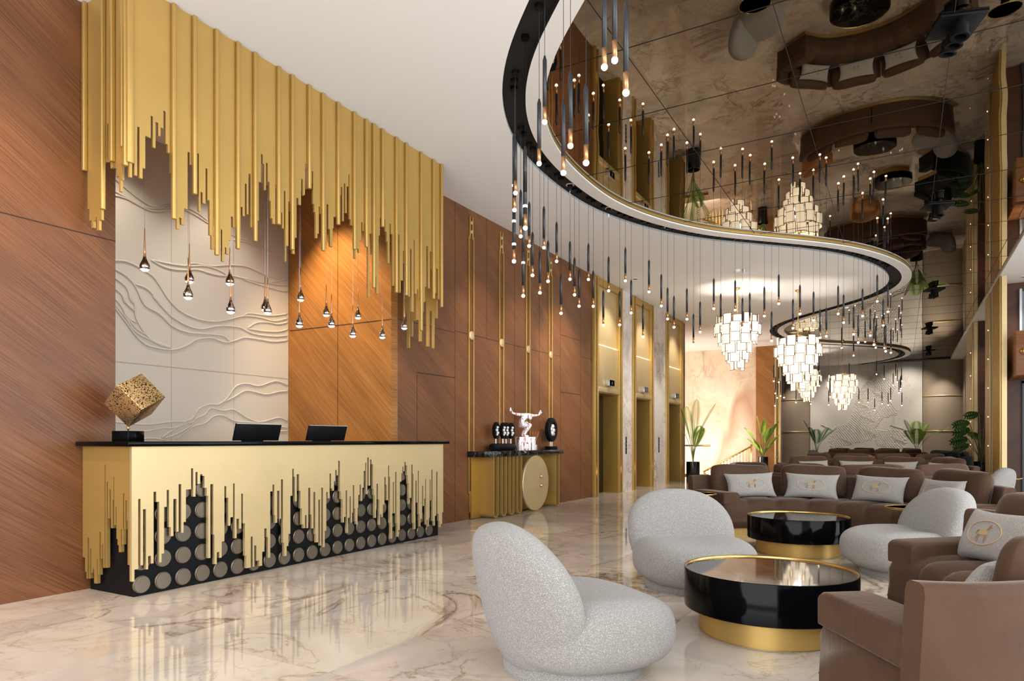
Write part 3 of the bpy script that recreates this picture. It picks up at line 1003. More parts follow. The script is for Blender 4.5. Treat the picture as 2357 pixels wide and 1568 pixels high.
# ================================================================== brass ladder ornaments on the walnut wall
ORN = ((8.09, 'left of the console, its lower end showing'), (8.93, 'rising behind the group of four black ovals'), (9.78, 'rising behind the white figure'), (10.6, 'rising behind the black ring sculpture'))
on_src = None
for i, (y, w) in enumerate(ORN):
    t = thing('wall_ornament', 'tall twin-rod brass ornament on walnut wall, ' + w, 'wall ornament', (XW, y, 0), 0, 'brass wall ornaments')
    if on_src is None:
        parts = []
        for s in (-1, 1):
            mb = MB()
            for (z0, z1, o) in ((0.10, 0.40, 0.034), (0.36, 4.02, 0.060), (3.98, 4.30, 0.034)):
                mb.box((0.0, s * o - 0.008, z0), (0.022, s * o + 0.008, z1))
            for z in (0.37, 4.0):
                mb.box((0.0, min(s * 0.03, s * 0.066), z - 0.012), (0.022, max(s * 0.03, s * 0.066), z + 0.012))
            parts.append(mb.build('rod', M['gold'], t, bevel=0.003))
        for z, r in ((0.20, 0.026), (0.33, 0.026), (2.61, 0.062), (4.08, 0.026), (4.21, 0.026)):
            d = MB().lathe([(r, 0), (r, 0.024), (r * 0.85, 0.030), (0, 0.031)], 20).build('medallion', M['gold_pale'], t, auto=35, rot=(0, PI / 2, 0), loc=(0.0, 0, z))
            parts.append(d)
    else:
        for q in parts:
            c = q.copy(); C.objects.link(c); c.parent = t

# ================================================================== console
ct = thing('console_table', 'gold console of hanging U-shaped fins and a round disc under a black marble top', 'console table', (-5.19, 9.2, 0))
MB().box((-0.135, -1.2, 0.885), (0.155, 1.33, 0.965)).build('top', M['nero'], ct, bevel=0.004)


def u_fin(y0, y1):
    r = (y1 - y0) / 2
    cy = (y0 + y1) / 2 - 9.2
    out = [(cy - r, 0.885)] + [(cy - r * math.cos(PI * k / 14), 0.01 + r - r * math.sin(PI * k / 14)) for k in range(15)] + [(cy + r, 0.885)]
    q = r - 0.014
    inn = [(cy + q, 0.885)] + [(cy + q * math.cos(PI * k / 14), 0.01 + r - q * math.sin(PI * k / 14)) for k in range(15)] + [(cy - q, 0.885)]
    MB().prism(out + inn, lambda a, b, k: (0.14 - k, a, b), 0.26).build('fin', M['gold'], ct)


for y0, y1 in ((8.27, 8.40), (8.50, 8.63), (8.73, 8.86), (8.96, 9.10), (10.27, 10.41)):
    u_fin(y0, y1)
MB().box((-0.12, -1.15, 0.01), (-0.10, 1.28, 0.885)).build('back_panel', M['gold_deep'], ct)
d = MB().lathe([(0.435, 0), (0.435, 0.03), (0.428, 0.036), (0, 0.036)], 64).build('disc_door', M['gold_pale'], ct, auto=35, rot=(0, PI / 2, 0), loc=(0.115, 0.34, 0.447))
for z in (0.40, 0.545):
    k = MB().ball((0, 0, 0), 0.022, 10, 8, 0, (1.4, 0.8, 1)).build('knob', M['brass'], d, smooth=True)
    k.location = (-(z - 0.447), 0.13, 0.055)

XC = -5.17
ov = thing('oval_sculpture', 'four black ovals with silver stones on rods in a black log base', 'sculpture', (XC, 8.72, 0.965))
mb = MB()
mb.lathe([(0.0, -0.32), (0.048, -0.32), (0.055, -0.30), (0.055, 0.30), (0.048, 0.32), (0, 0.32)], 20)
mb.v = [(p[0], p[2], p[1] + 0.055) for p in mb.v]
mb.build('base', M['black'], ov, auto=40)
for y in (-0.20, 0.0, 0.095, 0.24):
    MB().tube([(0, y, 0.09), (0, y, 0.19)], 0.008, 8).build('rod', M['steel'], ov)
    mb = MB()
    mb.lathe([(0.0, -0.028), (0.06, -0.028), (0.07, -0.015), (0.07, 0.028), (0.058, 0.028), (0.050, 0.012), (0.0, 0.012)], 24)
    mb.v = [(p[2], p[0] * 0.95, p[1] * 1.75) for p in mb.v]
    o = mb.build('oval', M['black'], ov, auto=40, loc=(0, y, 0.30))
    b = MB()
    for dy, dz, r in ((0.008, 0.045, 0.022), (-0.012, 0.005, 0.024), (0.010, -0.035, 0.026), (-0.005, -0.062, 0.018)):
        b.ball((0.024, dy, dz), r, 10, 8)
    b.build('stones', M['silver'], o, smooth=True)
rg = thing('ring_sculpture', 'black ring sculpture holding white balls on a small black stand', 'sculpture', (XC, 10.33, 0.965))
MB().box((-0.06, -0.12, 0), (0.06, 0.12, 0.055)).build('base', M['black'], rg, bevel=0.004)
for s in (-1, 1):
    MB().tube([(0, s * 0.025, 0.05), (0, s * 0.025, 0.15)], 0.007, 8).build('rod', M['steel'], rg)
mb = MB()
prof = [(0.155, -0.045), (0.172, -0.03), (0.172, 0.03), (0.155, 0.045), (0.110, 0.045), (0.098, 0.03), (0.098, -0.03), (0.110, -0.045), (0.155, -0.045)]
mb.lathe(prof, 36, (0, 0, 0), 0, False)
mb.v = [(p[2], p[0] * 0.98, p[1] * 1.18 + 0.335) for p in mb.v]
mb.build('ring', M['black'], rg, auto=40)
b = MB()
for dy, dz, r in ((0.02, 0.39, 0.045), (-0.035, 0.34, 0.042), (0.045, 0.325, 0.045), (-0.01, 0.275, 0.050), (0.05, 0.265, 0.036)):
    b.ball((0.005, dy, dz), r, 12, 9)
b.build('white_balls', M['silver'], rg, smooth=True)

# paint-splattered figure in a diving crouch with raised hands
fg = thing('figure_sculpture', 'white paint-splattered crouching figure with arms flung wide on a splattered block', 'sculpture', (XC + 0.03, 9.36, 0.965), -0.52)
MB().box((-0.07, -0.15, 0), (0.07, 0.15, 0.21)).build('block', M['splatter'], fg, bevel=0.004)
J = {}
vs, es, rs = [], [], []


def jt(n, p, r, par=None):
    J[n] = len(vs); vs.append(p); rs.append(r)
    if par: es.append((J[par], J[n]))


jt('pelvis', (0.0, -0.11, 0.475), 0.062)
jt('belly', (0.0, -0.085, 0.545), 0.066, 'pelvis')
jt('chest', (0.01, -0.03, 0.625), 0.070, 'belly')
jt('upper', (0.02, 0.02, 0.665), 0.060, 'chest')
jt('neck', (0.03, 0.065, 0.645), 0.034, 'upper')
jt('head0', (0.035, 0.10, 0.612), 0.048, 'neck')
jt('head1', (0.035, 0.125, 0.585), 0.044, 'head0')
for s, nm in ((-1, 'l'), (1, 'r')):
    jt('sh' + nm, (0.01, 0.01 + s * 0.085, 0.675), 0.042, 'upper')
    jt('el' + nm, (0.0, 0.01 + s * 0.21, 0.665 + (0.02 if s < 0 else 0.0)), 0.030, 'sh' + nm)
    jt('wr' + nm, (0.0, 0.01 + s * 0.325, 0.680 + (0.03 if s < 0 else 0.0)), 0.021, 'el' + nm)
    jt('pa' + nm, (0.0, 0.01 + s * 0.362, 0.725 + (0.03 if s < 0 else 0)), 0.024, 'wr' + nm)
    for k in range(4):
        jt('f%d' % k + nm, (0.018 - 0.012 * k, 0.01 + s * (0.372 + 0.004 * k), 0.795 - 0.006 * abs(k - 1) + (0.03 if s < 0 else 0)), 0.008, 'pa' + nm)
    jt('th' + nm, (0.024, 0.01 + s * 0.400, 0.738 + (0.03 if s < 0 else 0)), 0.009, 'pa' + nm)
for s, nm in ((-1, 'l'), (1, 'r')):
    jt('hip' + nm, (s * 0.05, -0.09, 0.455), 0.058, 'pelvis')
    jt('kn' + nm, (s * 0.055, 0.10 + 0.01 * s, 0.50 - 0.03 * s), 0.042, 'hip' + nm)
    jt('cf' + nm, (s * 0.05, 0.03, 0.385), 0.040, 'kn' + nm)
    jt('an' + nm, (s * 0.045, -0.045, 0.262), 0.022, 'cf' + nm)
    jt('he' + nm, (s * 0.045, -0.055, 0.235), 0.024, 'an' + nm)
    jt('to' + nm, (s * 0.047, 0.06, 0.226), 0.020, 'he' + nm)
me = bpy.data.meshes.new('figure_body')
me.from_pydata(vs, es, [])
fo = bpy.data.objects.new('body', me)
fo.parent = fg
fo.scale = (0.74, 0.74, 0.74)
fo.location = (0, 0, 0.0546)
C.objects.link(fo)
sk = fo.modifiers.new('skin', 'SKIN')
for i, r in enumerate(rs):
    me.skin_vertices[0].data[i].radius = (r, r)
me.skin_vertices[0].data[0].use_root = True
fo.modifiers.new('sub', 'SUBSURF').levels = 2
fo.modifiers['sub'].render_levels = 2
sk.use_smooth_shade = True
me.materials.append(M['splatter'])
rd = thing('reed_diffuser', 'small glass reed diffuser with thin reeds beside the splattered block', 'diffuser', (XC + 0.05, 9.64, 0.965))
MB().box((-0.03, -0.03, 0), (0.03, 0.03, 0.085)).build('bottle', M['silver'], rd, bevel=0.006)
MB().lathe([(0.014, 0.085), (0.014, 0.105), (0, 0.105)], 12).build('collar', M['black'], rd)
for dx, dy in ((0.02, 0.09), (-0.01, 0.06), (0.0, -0.10), (0.01, -0.07), (0.02, 0.12)):
    MB().tube([(0, 0, 0.10), (dx, dy, 0.30)], 0.0025, 5).build('reed', M['amber'], rd)

# ================================================================== elevators
PORT = ((12.45, 13.98, 'left'), (14.66, 16.11, 'middle'), (17.16, 18.66, 'right'))
pw = ('first', 'second', 'third')
for i, (y0, y1, w) in enumerate(PORT):
    t = thing('elevator_portal', pw[i] + ' gold elevator surround from the walnut wall, full height with lit upper panel', 'elevator portal', (XW, (y0 + y1) / 2, 0), 0, 'gold elevator portals')
    h = (y1 - y0) / 2
    ow = h - 0.36 if i == 0 else h - 0.34
    fr = 0.19
    fl = [(-h, -h + fr), (h - fr, h)]
    for a, b in fl:
        MB().box((-0.02, a, 0), (0.07, a + 0.05, CEIL - 0.002)).box((-0.02, b - 0.05, 0), (0.07, b, CEIL - 0.002)).box((-0.02, a + 0.05, 0), (0.02, b - 0.05, 0.42)).build('frame_post', M['gold'], t, bevel=0.004)
        MB().box((-0.02, a + 0.05, 0.42), (0.0, b - 0.05, CEIL - 0.002)).build('light_channel', M['gold_deep'], t)
        MB().box((0.0, a + 0.065, 0.425), (0.012, b - 0.065, 0.445)).build('led_strip', M['led'], t)
    MB().box((-0.02, -h + fr, 4.25), (0.05, h - fr, CEIL - 0.002)).build('head_trim', M['gold'], t)
    MB().box((-0.02, -h + fr, 2.20), (0.03, h - fr, 3.05)).build('lower_panel', M['gold_pale'], t, bevel=0.003)
    MB().box((-0.02, -h + fr, 3.05), (-0.002, h - fr, 4.25)).build('upper_panel', M['gold_pale'], t)
    MB().box((0.0, -h + fr, 3.052), (0.012, h - fr, 3.064)).build('led_strip', M['led'], t)
    MB().box((-0.02, -h + fr - 0.03, 2.10), (0.075, h - fr + 0.03, 2.20)).build('lintel', M['gold_pale'], t, bevel=0.004)
    for s in (-1, 1):
        a, b = (h - fr, h - fr - 0.03)
        MB().box((-0.62, min(s * a, s * b), 0), (0.03, max(s * a, s * b), 2.10)).build('jamb', M['gold_deep'], t)
    MB().box((-0.62, -h + fr, 2.08), (0.03, h - fr, 2.12)).build('soffit', M['gold_deep'], t)
    dw = (h - fr - 0.03)
    for s in (-1, 1):
        mb = MB().box((-0.34, min(0.004 * s, dw * s), 0.0), (-0.30, max(0.004 * s, dw * s), 2.08))
        mb.build('door_leaf', M['black_gloss'], t)
    dp = thing('floor_indicator', 'black floor indicator box above the ' + pw[i] + ' elevator door', 'display', (XW + 0.03, (y0 + y1) / 2, 2.24), 0, 'elevator floor indicators')
    MB().box((0, -0.14, 0), (0.09, 0.14, 0.13)).build('case', M['steel'], dp, bevel=0.004)
    MB().box((0.09, -0.13, 0.006), (0.093, 0.13, 0.124)).build('screen', M['black_gloss'], dp)
    MB().box((0.093, -0.006, 0.04), (0.094, 0.008, 0.09)).build('digit', M['silver'], dp)
for y, w in ((14.27, 'first and second'), (16.60, 'second and third')):
    t = thing('call_panel', 'narrow black call button strip on marble between ' + w + ' elevators', 'call panel', (XW + 0.03, y, 0.82), 0, 'elevator call panels')
    MB().box((0, -0.035, 0), (0.012, 0.035, 0.38)).build('plate', M['charcoal'], t, bevel=0.003)
    for z in (0.07, 0.15, 0.23, 0.31):
        MB().lathe([(0.016, 0), (0.016, 0.008), (0, 0.009)], 12).build('button', M['steel'], t, rot=(0, PI / 2, 0), loc=(0.012, 0, z))

# ================================================================== staircase beyond the elevators
st = thing('stair_railing', 'sloping brass stair railing with thin balusters before the glowing marble wall', 'railing', (-4.5, 24.0, 0))
pa, pb = Vector((0.06, 0.0, 0.92)), Vector((-1.55, 0.0, 0.02))
MB().tube([pa, pb], 0.03, 8).build('handrail', M['brass'], st, smooth=True)
MB().box((0.03, -0.03, 0), (0.09, 0.03, 0.99)).build('newel_post', M['brass'], st, bevel=0.004)
N = 15
for k in range(1, N):
    p = pa.lerp(pb, k / N)
    MB().box((p.x - 0.012, -0.012, -0.18 if False else 0.0), (p.x + 0.012, 0.012, max(0.03, p.z - 0.01))).build('baluster', M['brass'], st)
gb = thing('glass_balustrade', 'clear glass balustrade with brass handrail behind the palm beside elevators', 'balustrade', (-6.0, 21.6, 0))
MB().box((-1.6, -0.008, 0.05), (0.72, 0.008, 0.93)).build('glass_pane', M['glass'], gb)
MB().box((-1.6, -0.03, 0.93), (0.76, 0.03, 0.98)).build('handrail', M['brass'], gb, bevel=0.006)
MB().box((-1.6, -0.03, 0.0), (0.72, 0.03, 0.05)).build('shoe', M['brass'], gb)

# ================================================================== gilt pilasters
PIL = [((-3.84, 24.9), 0.20, 'x', 'gold fluted pilaster at the wooden pier by the marble stair wall', 'flat'),
       ((1.69, 17.2), 0.60, 'y', 'tall gold fluted pilaster at the right, close to the oak box', 'flute'),
       ((1.69, 18.88), 0.46, 'y', 'pale gold pilaster strip just behind the fluted right-hand pilaster', 'dots'),
       ((1.69, 23.8), 1.10, 'y', 'farthest pale gold pilaster on the right, behind the monstera plant', 'dots')]
for (x, y), hw, ax_, lab, kind in PIL:
    t = thing('gold_pilaster', lab, 'pilaster', (x, y, 0), 0, 'gilt pilasters')
    if ax_ == 'y':
        MB().box((0.02, -hw, 0), (0.105, hw, CEIL - 0.002)).build('backing', M['gold_pale'], t)
        n = 7 if kind == 'flute' else 3
        for k in range(n):
            yy = -hw + (k + 0.5) * 2 * hw / n
            w = hw / n * (0.72 if kind == 'flute' else 0.85)
            MB().box((-0.02, yy - w, 0), (0.022, yy + w, CEIL - 0.002)).build('fin', M['gold'] if kind == 'flute' else M['gold_pale'], t, bevel=0.008)
        if kind == 'dots':
            for z in (0.35, 1.0, 1.65, 2.3, 2.95, 3.6):
                MB().ball((-0.024, -hw * 0.55, z), 0.009, 8, 6).build('bead', M['bulb'], t, smooth=True)
    else:
        for k, mt in ((0, 'gold_pale'), (1, 'gold_deep'), (2, 'gold_pale')):
            MB().box((0.07 * k, -0.04 if k != 1 else 0.02, 0), (0.07 * k + 0.065, 0.10, CEIL - 0.002)).build('fin', M[mt], t, bevel=0.006)
        for z in (0.55, 1.15, 1.75, 2.35, 2.95, 3.6):
            MB().ball((0.10, -0.012, z), 0.024, 10, 8).build('bead', M['chrome'], t, smooth=True)

# oak box with brass domes and the dark door in the right-hand bay
ob = thing('oak_wall_box', 'oak veneered wall box at the right edge carrying brass dome knobs', 'wall box', (2.3, 16.6, 2.36))
mb = MB().box((-0.42, -0.5, 0.0), (0.6, 0.85, 0.86))
mb.v = [(p[0], p[1], p[2] + (0.10 * (p[0] + 0.42) if p[2] < 0.1 else 0)) for p in mb.v]
mb.build('body', M['wood_box'], ob, bevel=0.006)
for x, z in ((-0.30, 0.46), (-0.12, 0.56), (0.1, 0.66)):
    MB().lathe([(0.0, -0.07), (0.03, -0.062), (0.055, -0.04), (0.066, -0.01), (0.066, 0.0), (0, 0)], 20).build('dome', M['brass'], ob, smooth=True, rot=(-PI / 2, 0, 0), loc=(x, -0.5, z))
dr = thing('dark_door', 'dark glazed door at the right edge beside the walnut pier', 'door', (2.5, 17.45, 0))
MB().box((-0.34, 0, 0), (0.6, 0.05, 2.3)).build('leaf', M['door_glass'], dr)
MB().box((-0.36, -0.02, 0), (-0.30, 0.06, 2.35)).box((-0.36, -0.02, 2.3), (0.6, 0.06, 2.36)).build('frame', M['charcoal'], dr)
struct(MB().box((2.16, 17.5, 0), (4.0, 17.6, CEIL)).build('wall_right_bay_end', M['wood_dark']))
wn = MB().box((2.13, 17.42, 3.05), (3.6, 17.48, 4.2)).build('window_1', M['grey_glass'])
struct(wn)
struct(MB().box((2.09, 17.38, 3.0), (2.13, 17.5, 4.25)).build('trim_11', M['steel']))

# ================================================================== end wall with the carved relief
struct(MB().box((-3.58, YE, 0), (0.702, YE + 0.12, CEIL)).build('wall_back_relief', M['relief_white']))
for s, x0, x1 in ((-1, -4.85, -3.6), (1, 0.72, 2.1)):
    mb = MB()
    mb.grid(lambda a, b: (x0 + (x1 - x0) * a, YE + 0.08 - 0.30 * math.sin(PI * a) ** 0.8, CEIL * b), 25, 2)
    struct(mb.build('wall_back_column', M['taupe'], smooth=True))
    for z, w in ((1.48, 'lower'), (2.92, 'upper')):
        t = MB()
        t.grid(lambda a, b: (x0 + (x1 - x0) * a, YE + 0.06 - 0.30 * math.sin(PI * a) ** 0.8 - 0.015 * math.sin(PI * b), z + 0.05 * b), 25, 5)
        tag(t.build('brass_band', M['gold_pale'], smooth=True), w + ' gold band on the curved taupe wall ' + ('left' if s < 0 else 'right') + ' of the carved relief', 'brass band', 'gold bands on the taupe walls')
# the relief: overlapping raised scales sweeping in a leaping shape, ringed by small dots
rr = random.Random(11)
ZB = lambda x, y: (1760 + x / 5.8925, 880 + y / 5.8925)
blob = [(1240, 150), (1330, 40), (1500, -120), (1700, -60), (1800, 60), (1650, 230), (1700, 270), (1810, 370), (1780, 440), (1680, 470), (1600, 480), (1530, 580), (1480, 640), (1640, 650), (1740, 620), (1900, 660), (1910, 800), (1890, 900), (1700, 900), (1520, 850), (1490, 760), (1330, 810), (1200, 830), (1050, 870), (900, 900), (880, 780), (900, 640), (960, 600), (1110, 570), (1170, 470), (1230, 380)]
bw = [(lambda p: (p[0], p[2]))(on_y(*ZB(*q), YE)) for q in blob]


def in_poly(P, x, y):
    c = False
    for i in range(len(P)):
        x1, y1 = P[i]; x2, y2 = P[i - 1]
        if (y1 > y) != (y2 > y) and x < (x2 - x1) * (y - y1) / (y2 - y1) + x1: c = not c
    return c


mb = MB()
bz0, bz1 = min(p[1] for p in bw), max(p[1] for p in bw)
z = bz0
row = 0
while z < bz1:
    x = -3.4 + (row % 2) * 0.045
    while x < 0.6:
        xx = x + 0.03 * math.sin(z * 5) + rr.uniform(-0.008, 0.008)
        zz = z + 0.06 * math.sin(x * 3.1)
        if in_poly(bw, xx, zz):
            ang = 0.5 * math.sin(x * 2 + z * 1.5) - 0.6
            w_, h_ = 0.062, 0.036
            ca, sa = math.cos(ang), math.sin(ang)
            q = []
            for k in range(8):
                t = 2 * PI * k / 8
                a, b = w_ * math.cos(t), h_ * math.sin(t)
                q.append((xx + a * ca - b * sa, YE - 0.001, zz + a * sa + b * ca))
            o = [(xx + 0.012 * ca, YE - 0.034, zz + 0.012 * sa - 0.008)]
            mb.add(q + o, [(k, (k + 1) % 8, 8) for k in range(8)])
        x += 0.092
    z += 0.062
    row += 1
for k in range(700):
    x, z = rr.uniform(-3.1, 0.45), rr.uniform(0.9, 3.9)
    d = min(math.hypot(x - p[0], z - p[1]) for p in bw)
    if not in_poly(bw, x, z) and d < 0.62:
        s = 0.016
        mb.add([(x - s, YE - 0.001, z), (x, YE - 0.001, z - s), (x + s, YE - 0.001, z), (x, YE - 0.001, z + s), (x, YE - 0.02, z)], [(0, 1, 4), (1, 2, 4), (2, 3, 4), (3, 0, 4)])
for cx_, cz_, a0, n in ((-2.9, 1.55, 0.6, 4), (-1.5, 2.5, 0.3, 4), (-1.45, 2.0, 0.2, 6), (-1.4, 1.45, 0.0, 6), (-2.2, 1.0, 0.3, 5), (-0.15, 1.5, 0.9, 5), (-0.25, 1.05, 0.2, 5), (-0.4, 3.35, 2.6, 5), (0.45, 3.75, 2.6, 4), (-1.0, 3.0, 0.2, 5)):
    for k in range(n):
        pts = []
        for s in range(7):
            t = a0 + 0.2 * s - 0.2
            r = 0.26
            pts.append((cx_ + 0.075 * k + r * math.cos(t) - r, YE - 0.024, cz_ - 0.03 * k + r * math.sin(t)))
        mb.tube(pts, [0.004, 0.014, 0.02, 0.022, 0.02, 0.014, 0.004], 5)
tag(mb.build('carved_relief', M['relief_white'], smooth=False), 'pale carved scale pattern of a leaping creature on the end wall', 'wall relief')

# ================================================================== stick pendants along the black channel
def nearest_on_mid(u, branch):
    best = None
    tip = max(range(len(MID)), key=lambda i: (MID[i][0] * CS + MID[i][1] * SN) / depth(*MID[i]) if MID[i][1] < 18 and MID[i][1] > 11 else -9)
    lm = min(range(tip), key=lambda i: col_u(*MID[i]) if depth(*MID[i]) > 2 else 9e9)
    rng = range(0, lm + 1) if branch == 'n' else range(lm, tip + 1)
    for i in rng:
        if depth(*MID[i]) < 1.5: continue
        e = abs(col_u(*MID[i]) - u)
        if best is None or e < best[0]: best = (e, i)
    return MID[best[1]], tip


NEAR_P = [(1447, 221), (1417, 146), (1385.4, 161.6), (1354.6, 381.7), (1321, 342), (1301.4, 404), (1259.5, 286.6), (1243.8, 382), (1211, 480), (1206.8, 530), (1185.4, 449), (1172.9, 432), (1185, 488)]
FAR_P = [(1171, 567), (1178, 514), (1179, 606), (1197, 548), (1204.6, 609), (1207, 685), (1217.5, 570), (1228, 637.5), (1240, 677.7), (1252, 573.7), (1265.7, 651), (1280, 605), (1293, 724.6),
         (1308, 646), (1323, 682), (1338, 708), (1353.7, 646.4), (1370, 708), (1386, 751.5), (1404, 672.5), (1420.7, 750.7), (1440.2, 649.3), (1458, 723), (1477.5, 778), (1497, 674.8), (1516.6, 707),
         (1536, 737), (1556, 756), (1577, 737.5), (1597.7, 795.6), (1618, 767), (1640, 713), (1661.5, 748), (1684.5, 716.4), (1707, 756.6), (1730, 745), (1752.6, 730), (1776.5, 787), (1800.3, 701.7),
         (1824, 758), (1848.7, 725), (1869.7, 740), (1890, 780), (1908.7, 776.5), (1927, 725), (1944, 745), (1960, 772), (1974.6, 791), (1989, 730), (2000, 775), (2011.5, 796), (2022, 696), (2030, 751.5), (2038.5, 811), (2046, 720)]
spots = []
for i, (u, v) in enumerate(NEAR_P):
    p, tip = nearest_on_mid(u, 'n')
    spots.append((p, EYE + (HV - v) * depth(*p) / F_PX, nth(i) + ' black stick pendant from the near end of the winding channel'))
for i, (u, v) in enumerate(FAR_P):
    p, tip = nearest_on_mid(u, 'f')
    spots.append((p, EYE + (HV - v) * depth(*p) / F_PX, nth(i) + ' black stick pendant of the front sweep, counted from its leftmost turn'))
rest = MID[tip + 2:]
acc, cnt = 0.0, 0
pr = random.Random(5)
for a, b in zip(rest, rest[1:]):
    acc += math.hypot(b[0] - a[0], b[1] - a[1])
    if acc > 0.33 and b[1] < YE - 0.4:
        acc = 0
        spots.append((b, pr.uniform(2.15, 3.45), nth(cnt) + ' black stick pendant beyond the channel bulge, counted towards the end wall'))
        cnt += 1
# no pendant may touch its neighbour
LB = 0.50
pend = None
for (x, y), z, lab in spots:
    t = thing('stick_pendant', lab, 'pendant light', (x, y, z), 0, 'stick pendants along the winding channel')
    if pend is None:
        pend = (MB().lathe([(0.0, 0.0), (0.012, 0.003), (0.0185, 0.012), (0.0185, 0.024), (0.013, 0.032)], 12).build('bulb', M['bulb'], t, smooth=True),
                MB().lathe([(0.0145, 0.028), (0.0145, 0.135)], 12).build('copper_tip', M['copper'], t, smooth=True),
                MB().lathe([(0.0155, 0.13), (0.0155, LB - 0.02), (0.011, LB - 0.01), (0.007, LB + 0.01)], 12).build('tube', M['charcoal'], t, smooth=True))
        cap = MB().lathe([(0.035, 0), (0.035, 0.03)], 14)
        cap = cap.build('canopy_cap', M['black'], t)
        cap.location = (0, 0, CEIL + 0.018 - z)
    else:
        for q in pend:
            c = q.copy(); C.objects.link(c); c.parent = t
        c = cap.copy(); C.objects.link(c); c.parent = t; c.location = (0, 0, CEIL + 0.018 - z)
    MB().tube([(0, 0, LB), (0, 0, CEIL + 0.03 - z)], 0.0022, 5).build('cable', M['charcoal'], t)

# ================================================================== tiered chandeliers of framed shades
def chandelier_parts(t):
    R = [(0.385, 12, 1.02), (0.455, 14, 0.83), (0.375, 12, 0.64), (0.285, 9, 0.45), (0.20, 6, 0.27), (0.115, 4, 0.10)]
    H = 0.225
    for k, (r, n, z) in enumerate(R):
        for i in range(n):
            a0 = 2 * PI * i / n + (0.2 * k)
            w = 2 * PI * r / n * 0.96 / 2
            dz = 0.028 if i % 2 else -0.01
            rr_ = r + (0.018 if i % 2 else 0.0)
            mb = MB()
            bow = lambda s: 0.022 * (1 - (2 * s - 1) ** 2)
            for s0, s1, t0, t1, mi in ((0.05, 0.95, 0.04, 0.96, 0), (0, 0.05, 0, 1, 1), (0.95, 1, 0, 1, 1), (0.05, 0.95, 0, 0.04, 1), (0.05, 0.95, 0.96, 1, 1)):
                d = 0.004 if mi else 0.0
                seg = 4 if s1 - s0 > 0.5 else 1
                for q in range(seg):
                    a, b = s0 + (s1 - s0) * q / seg, s0 + (s1 - s0) * (q + 1) / seg
                    P = lambda s, tt, o: (bow(s) + o, (2 * s - 1) * w, tt * H)
                    v8 = [P(a, t0, -d), P(b, t0, -d), P(b, t1, -d), P(a, t1, -d), P(a, t0, d + 0.004), P(b, t0, d + 0.004), P(b, t1, d + 0.004), P(a, t1, d + 0.004)]
                    mb.add(v8, [(0, 3, 2, 1), (4, 5, 6, 7), (0, 1, 5, 4), (1, 2, 6, 5), (2, 3, 7, 6), (3, 0, 4, 7)], mi)
            mb.v = [((rr_ + p[0]) * math.cos(a0) - p[1] * math.sin(a0), (rr_ + p[0]) * math.sin(a0) + p[1] * math.cos(a0), p[2] + z + dz) for p in mb.v]
            mb.build('shade', [M['shade'], M['shade_frame']], t)
        MB().tube([((r - 0.03) * math.cos(q * PI / 12), (r - 0.03) * math.sin(q * PI / 12), z + H * 0.9) for q in range(24)], 0.006, 5, closed=True).build('tier_ring', M['brass'], t)
    mb = MB()
    for q in range(4):
        mb.tube([(0, 0, 1.32), (0.36 * math.cos(q * PI / 2), 0.36 * math.sin(q * PI / 2), 1.22)], 0.006, 5)
    mb.tube([(0, 0, 0.1), (0, 0, 1.34)], 0.012, 8)
    mb.build('frame', M['brass'], t)


CH = [((-3.08, 15.07), 2.53, 1.0, 'cream tiered chandelier of framed shades, hung by itself nearest the elevators'),
      ((-1.98, 15.95), 2.10, 1.0, 'cream tiered chandelier hanging lower, in front of the smaller far ones'),
      ((-3.05, 27.2), 2.44, 0.98, 'far cream tiered chandelier half hidden behind the low-hanging one'),
      ((-1.75, 25.2), 2.04, 1.0, 'far cream tiered chandelier hanging before the carved relief')]
chp = None
for (x, y), z, s, lab in CH:
    t = thing('chandelier', lab, 'chandelier', (x, y, z), 0.1 * x, 'tiered chandeliers')
    if chp is None:
        chandelier_parts(t)
        chp = list(t.children)
    else:
        for q in chp:
            c = q.copy(); C.objects.link(c); c.parent = t
    cz = CEIL if inside(x, y) is False else MIRROR
    MB().lathe([(0.0, -0.05), (0.03, -0.045), (0.06, -0.015), (0.065, 0.0)], 18).build('ceiling_rose', M['brass'], t, smooth=True, loc=(0, 0, cz - z))
    mb = MB()
    zz = 1.33
    k = 0
    while zz < cz - z - 0.05:
        pts = [(0.010 * math.cos(q * PI / 4) * (1 if k % 2 else 0), 0.010 * math.cos(q * PI / 4) * (0 if k % 2 else 1), zz + 0.02 + 0.022 * math.sin(q * PI / 4)) for q in range(8)]
        mb.tube(pts, 0.004, 4, closed=True)
        zz += 0.034; k += 1
    mb.build('chain', M['brass'], t)
    lamp('chandelier_lamp', 'POINT', (x, y, z + 0.72), 50, SOFT, 0.12)

# ================================================================== black spot clusters on the mirror, sprinklers and vents
for i, (x, y, w) in enumerate(((0.37, 6.5, 'nearest'), (0.42, 11.4, 'second nearest'), (0.6, 17.7, 'third'), (0.69, 23.7, 'fourth'), (0.84, 29.6, 'farthest'))):
    t = thing('spot_cluster', 'black square spot cluster on the bronze mirror ceiling, ' + w + ' in the row', 'ceiling spotlight', (x, y, MIRROR), 0.3, 'black spot clusters on the mirror')
    MB().box((-0.17, -0.17, -0.02), (0.17, 0.17, -0.001)).build('plate', M['black'], t, bevel=0.003)
    for k in (-1, 0, 1):
        MB().lathe([(0.03, -0.02), (0.03, -0.06), (0.055, -0.07), (0.055, -0.15), (0.066, -0.155), (0.066, -0.175), (0.045, -0.175), (0.045, -0.12), (0, -0.12)], 16).build('spot_head', M['black'], t, auto=35, loc=(0, 0.10 * k, 0), rot=(0.12 * k, 0.1, 0))
sd = thing('smoke_detector', 'white smoke detector and sprinkler on the white ceiling above the first chandelier', 'detector', on_z(1697, 622, CEIL))
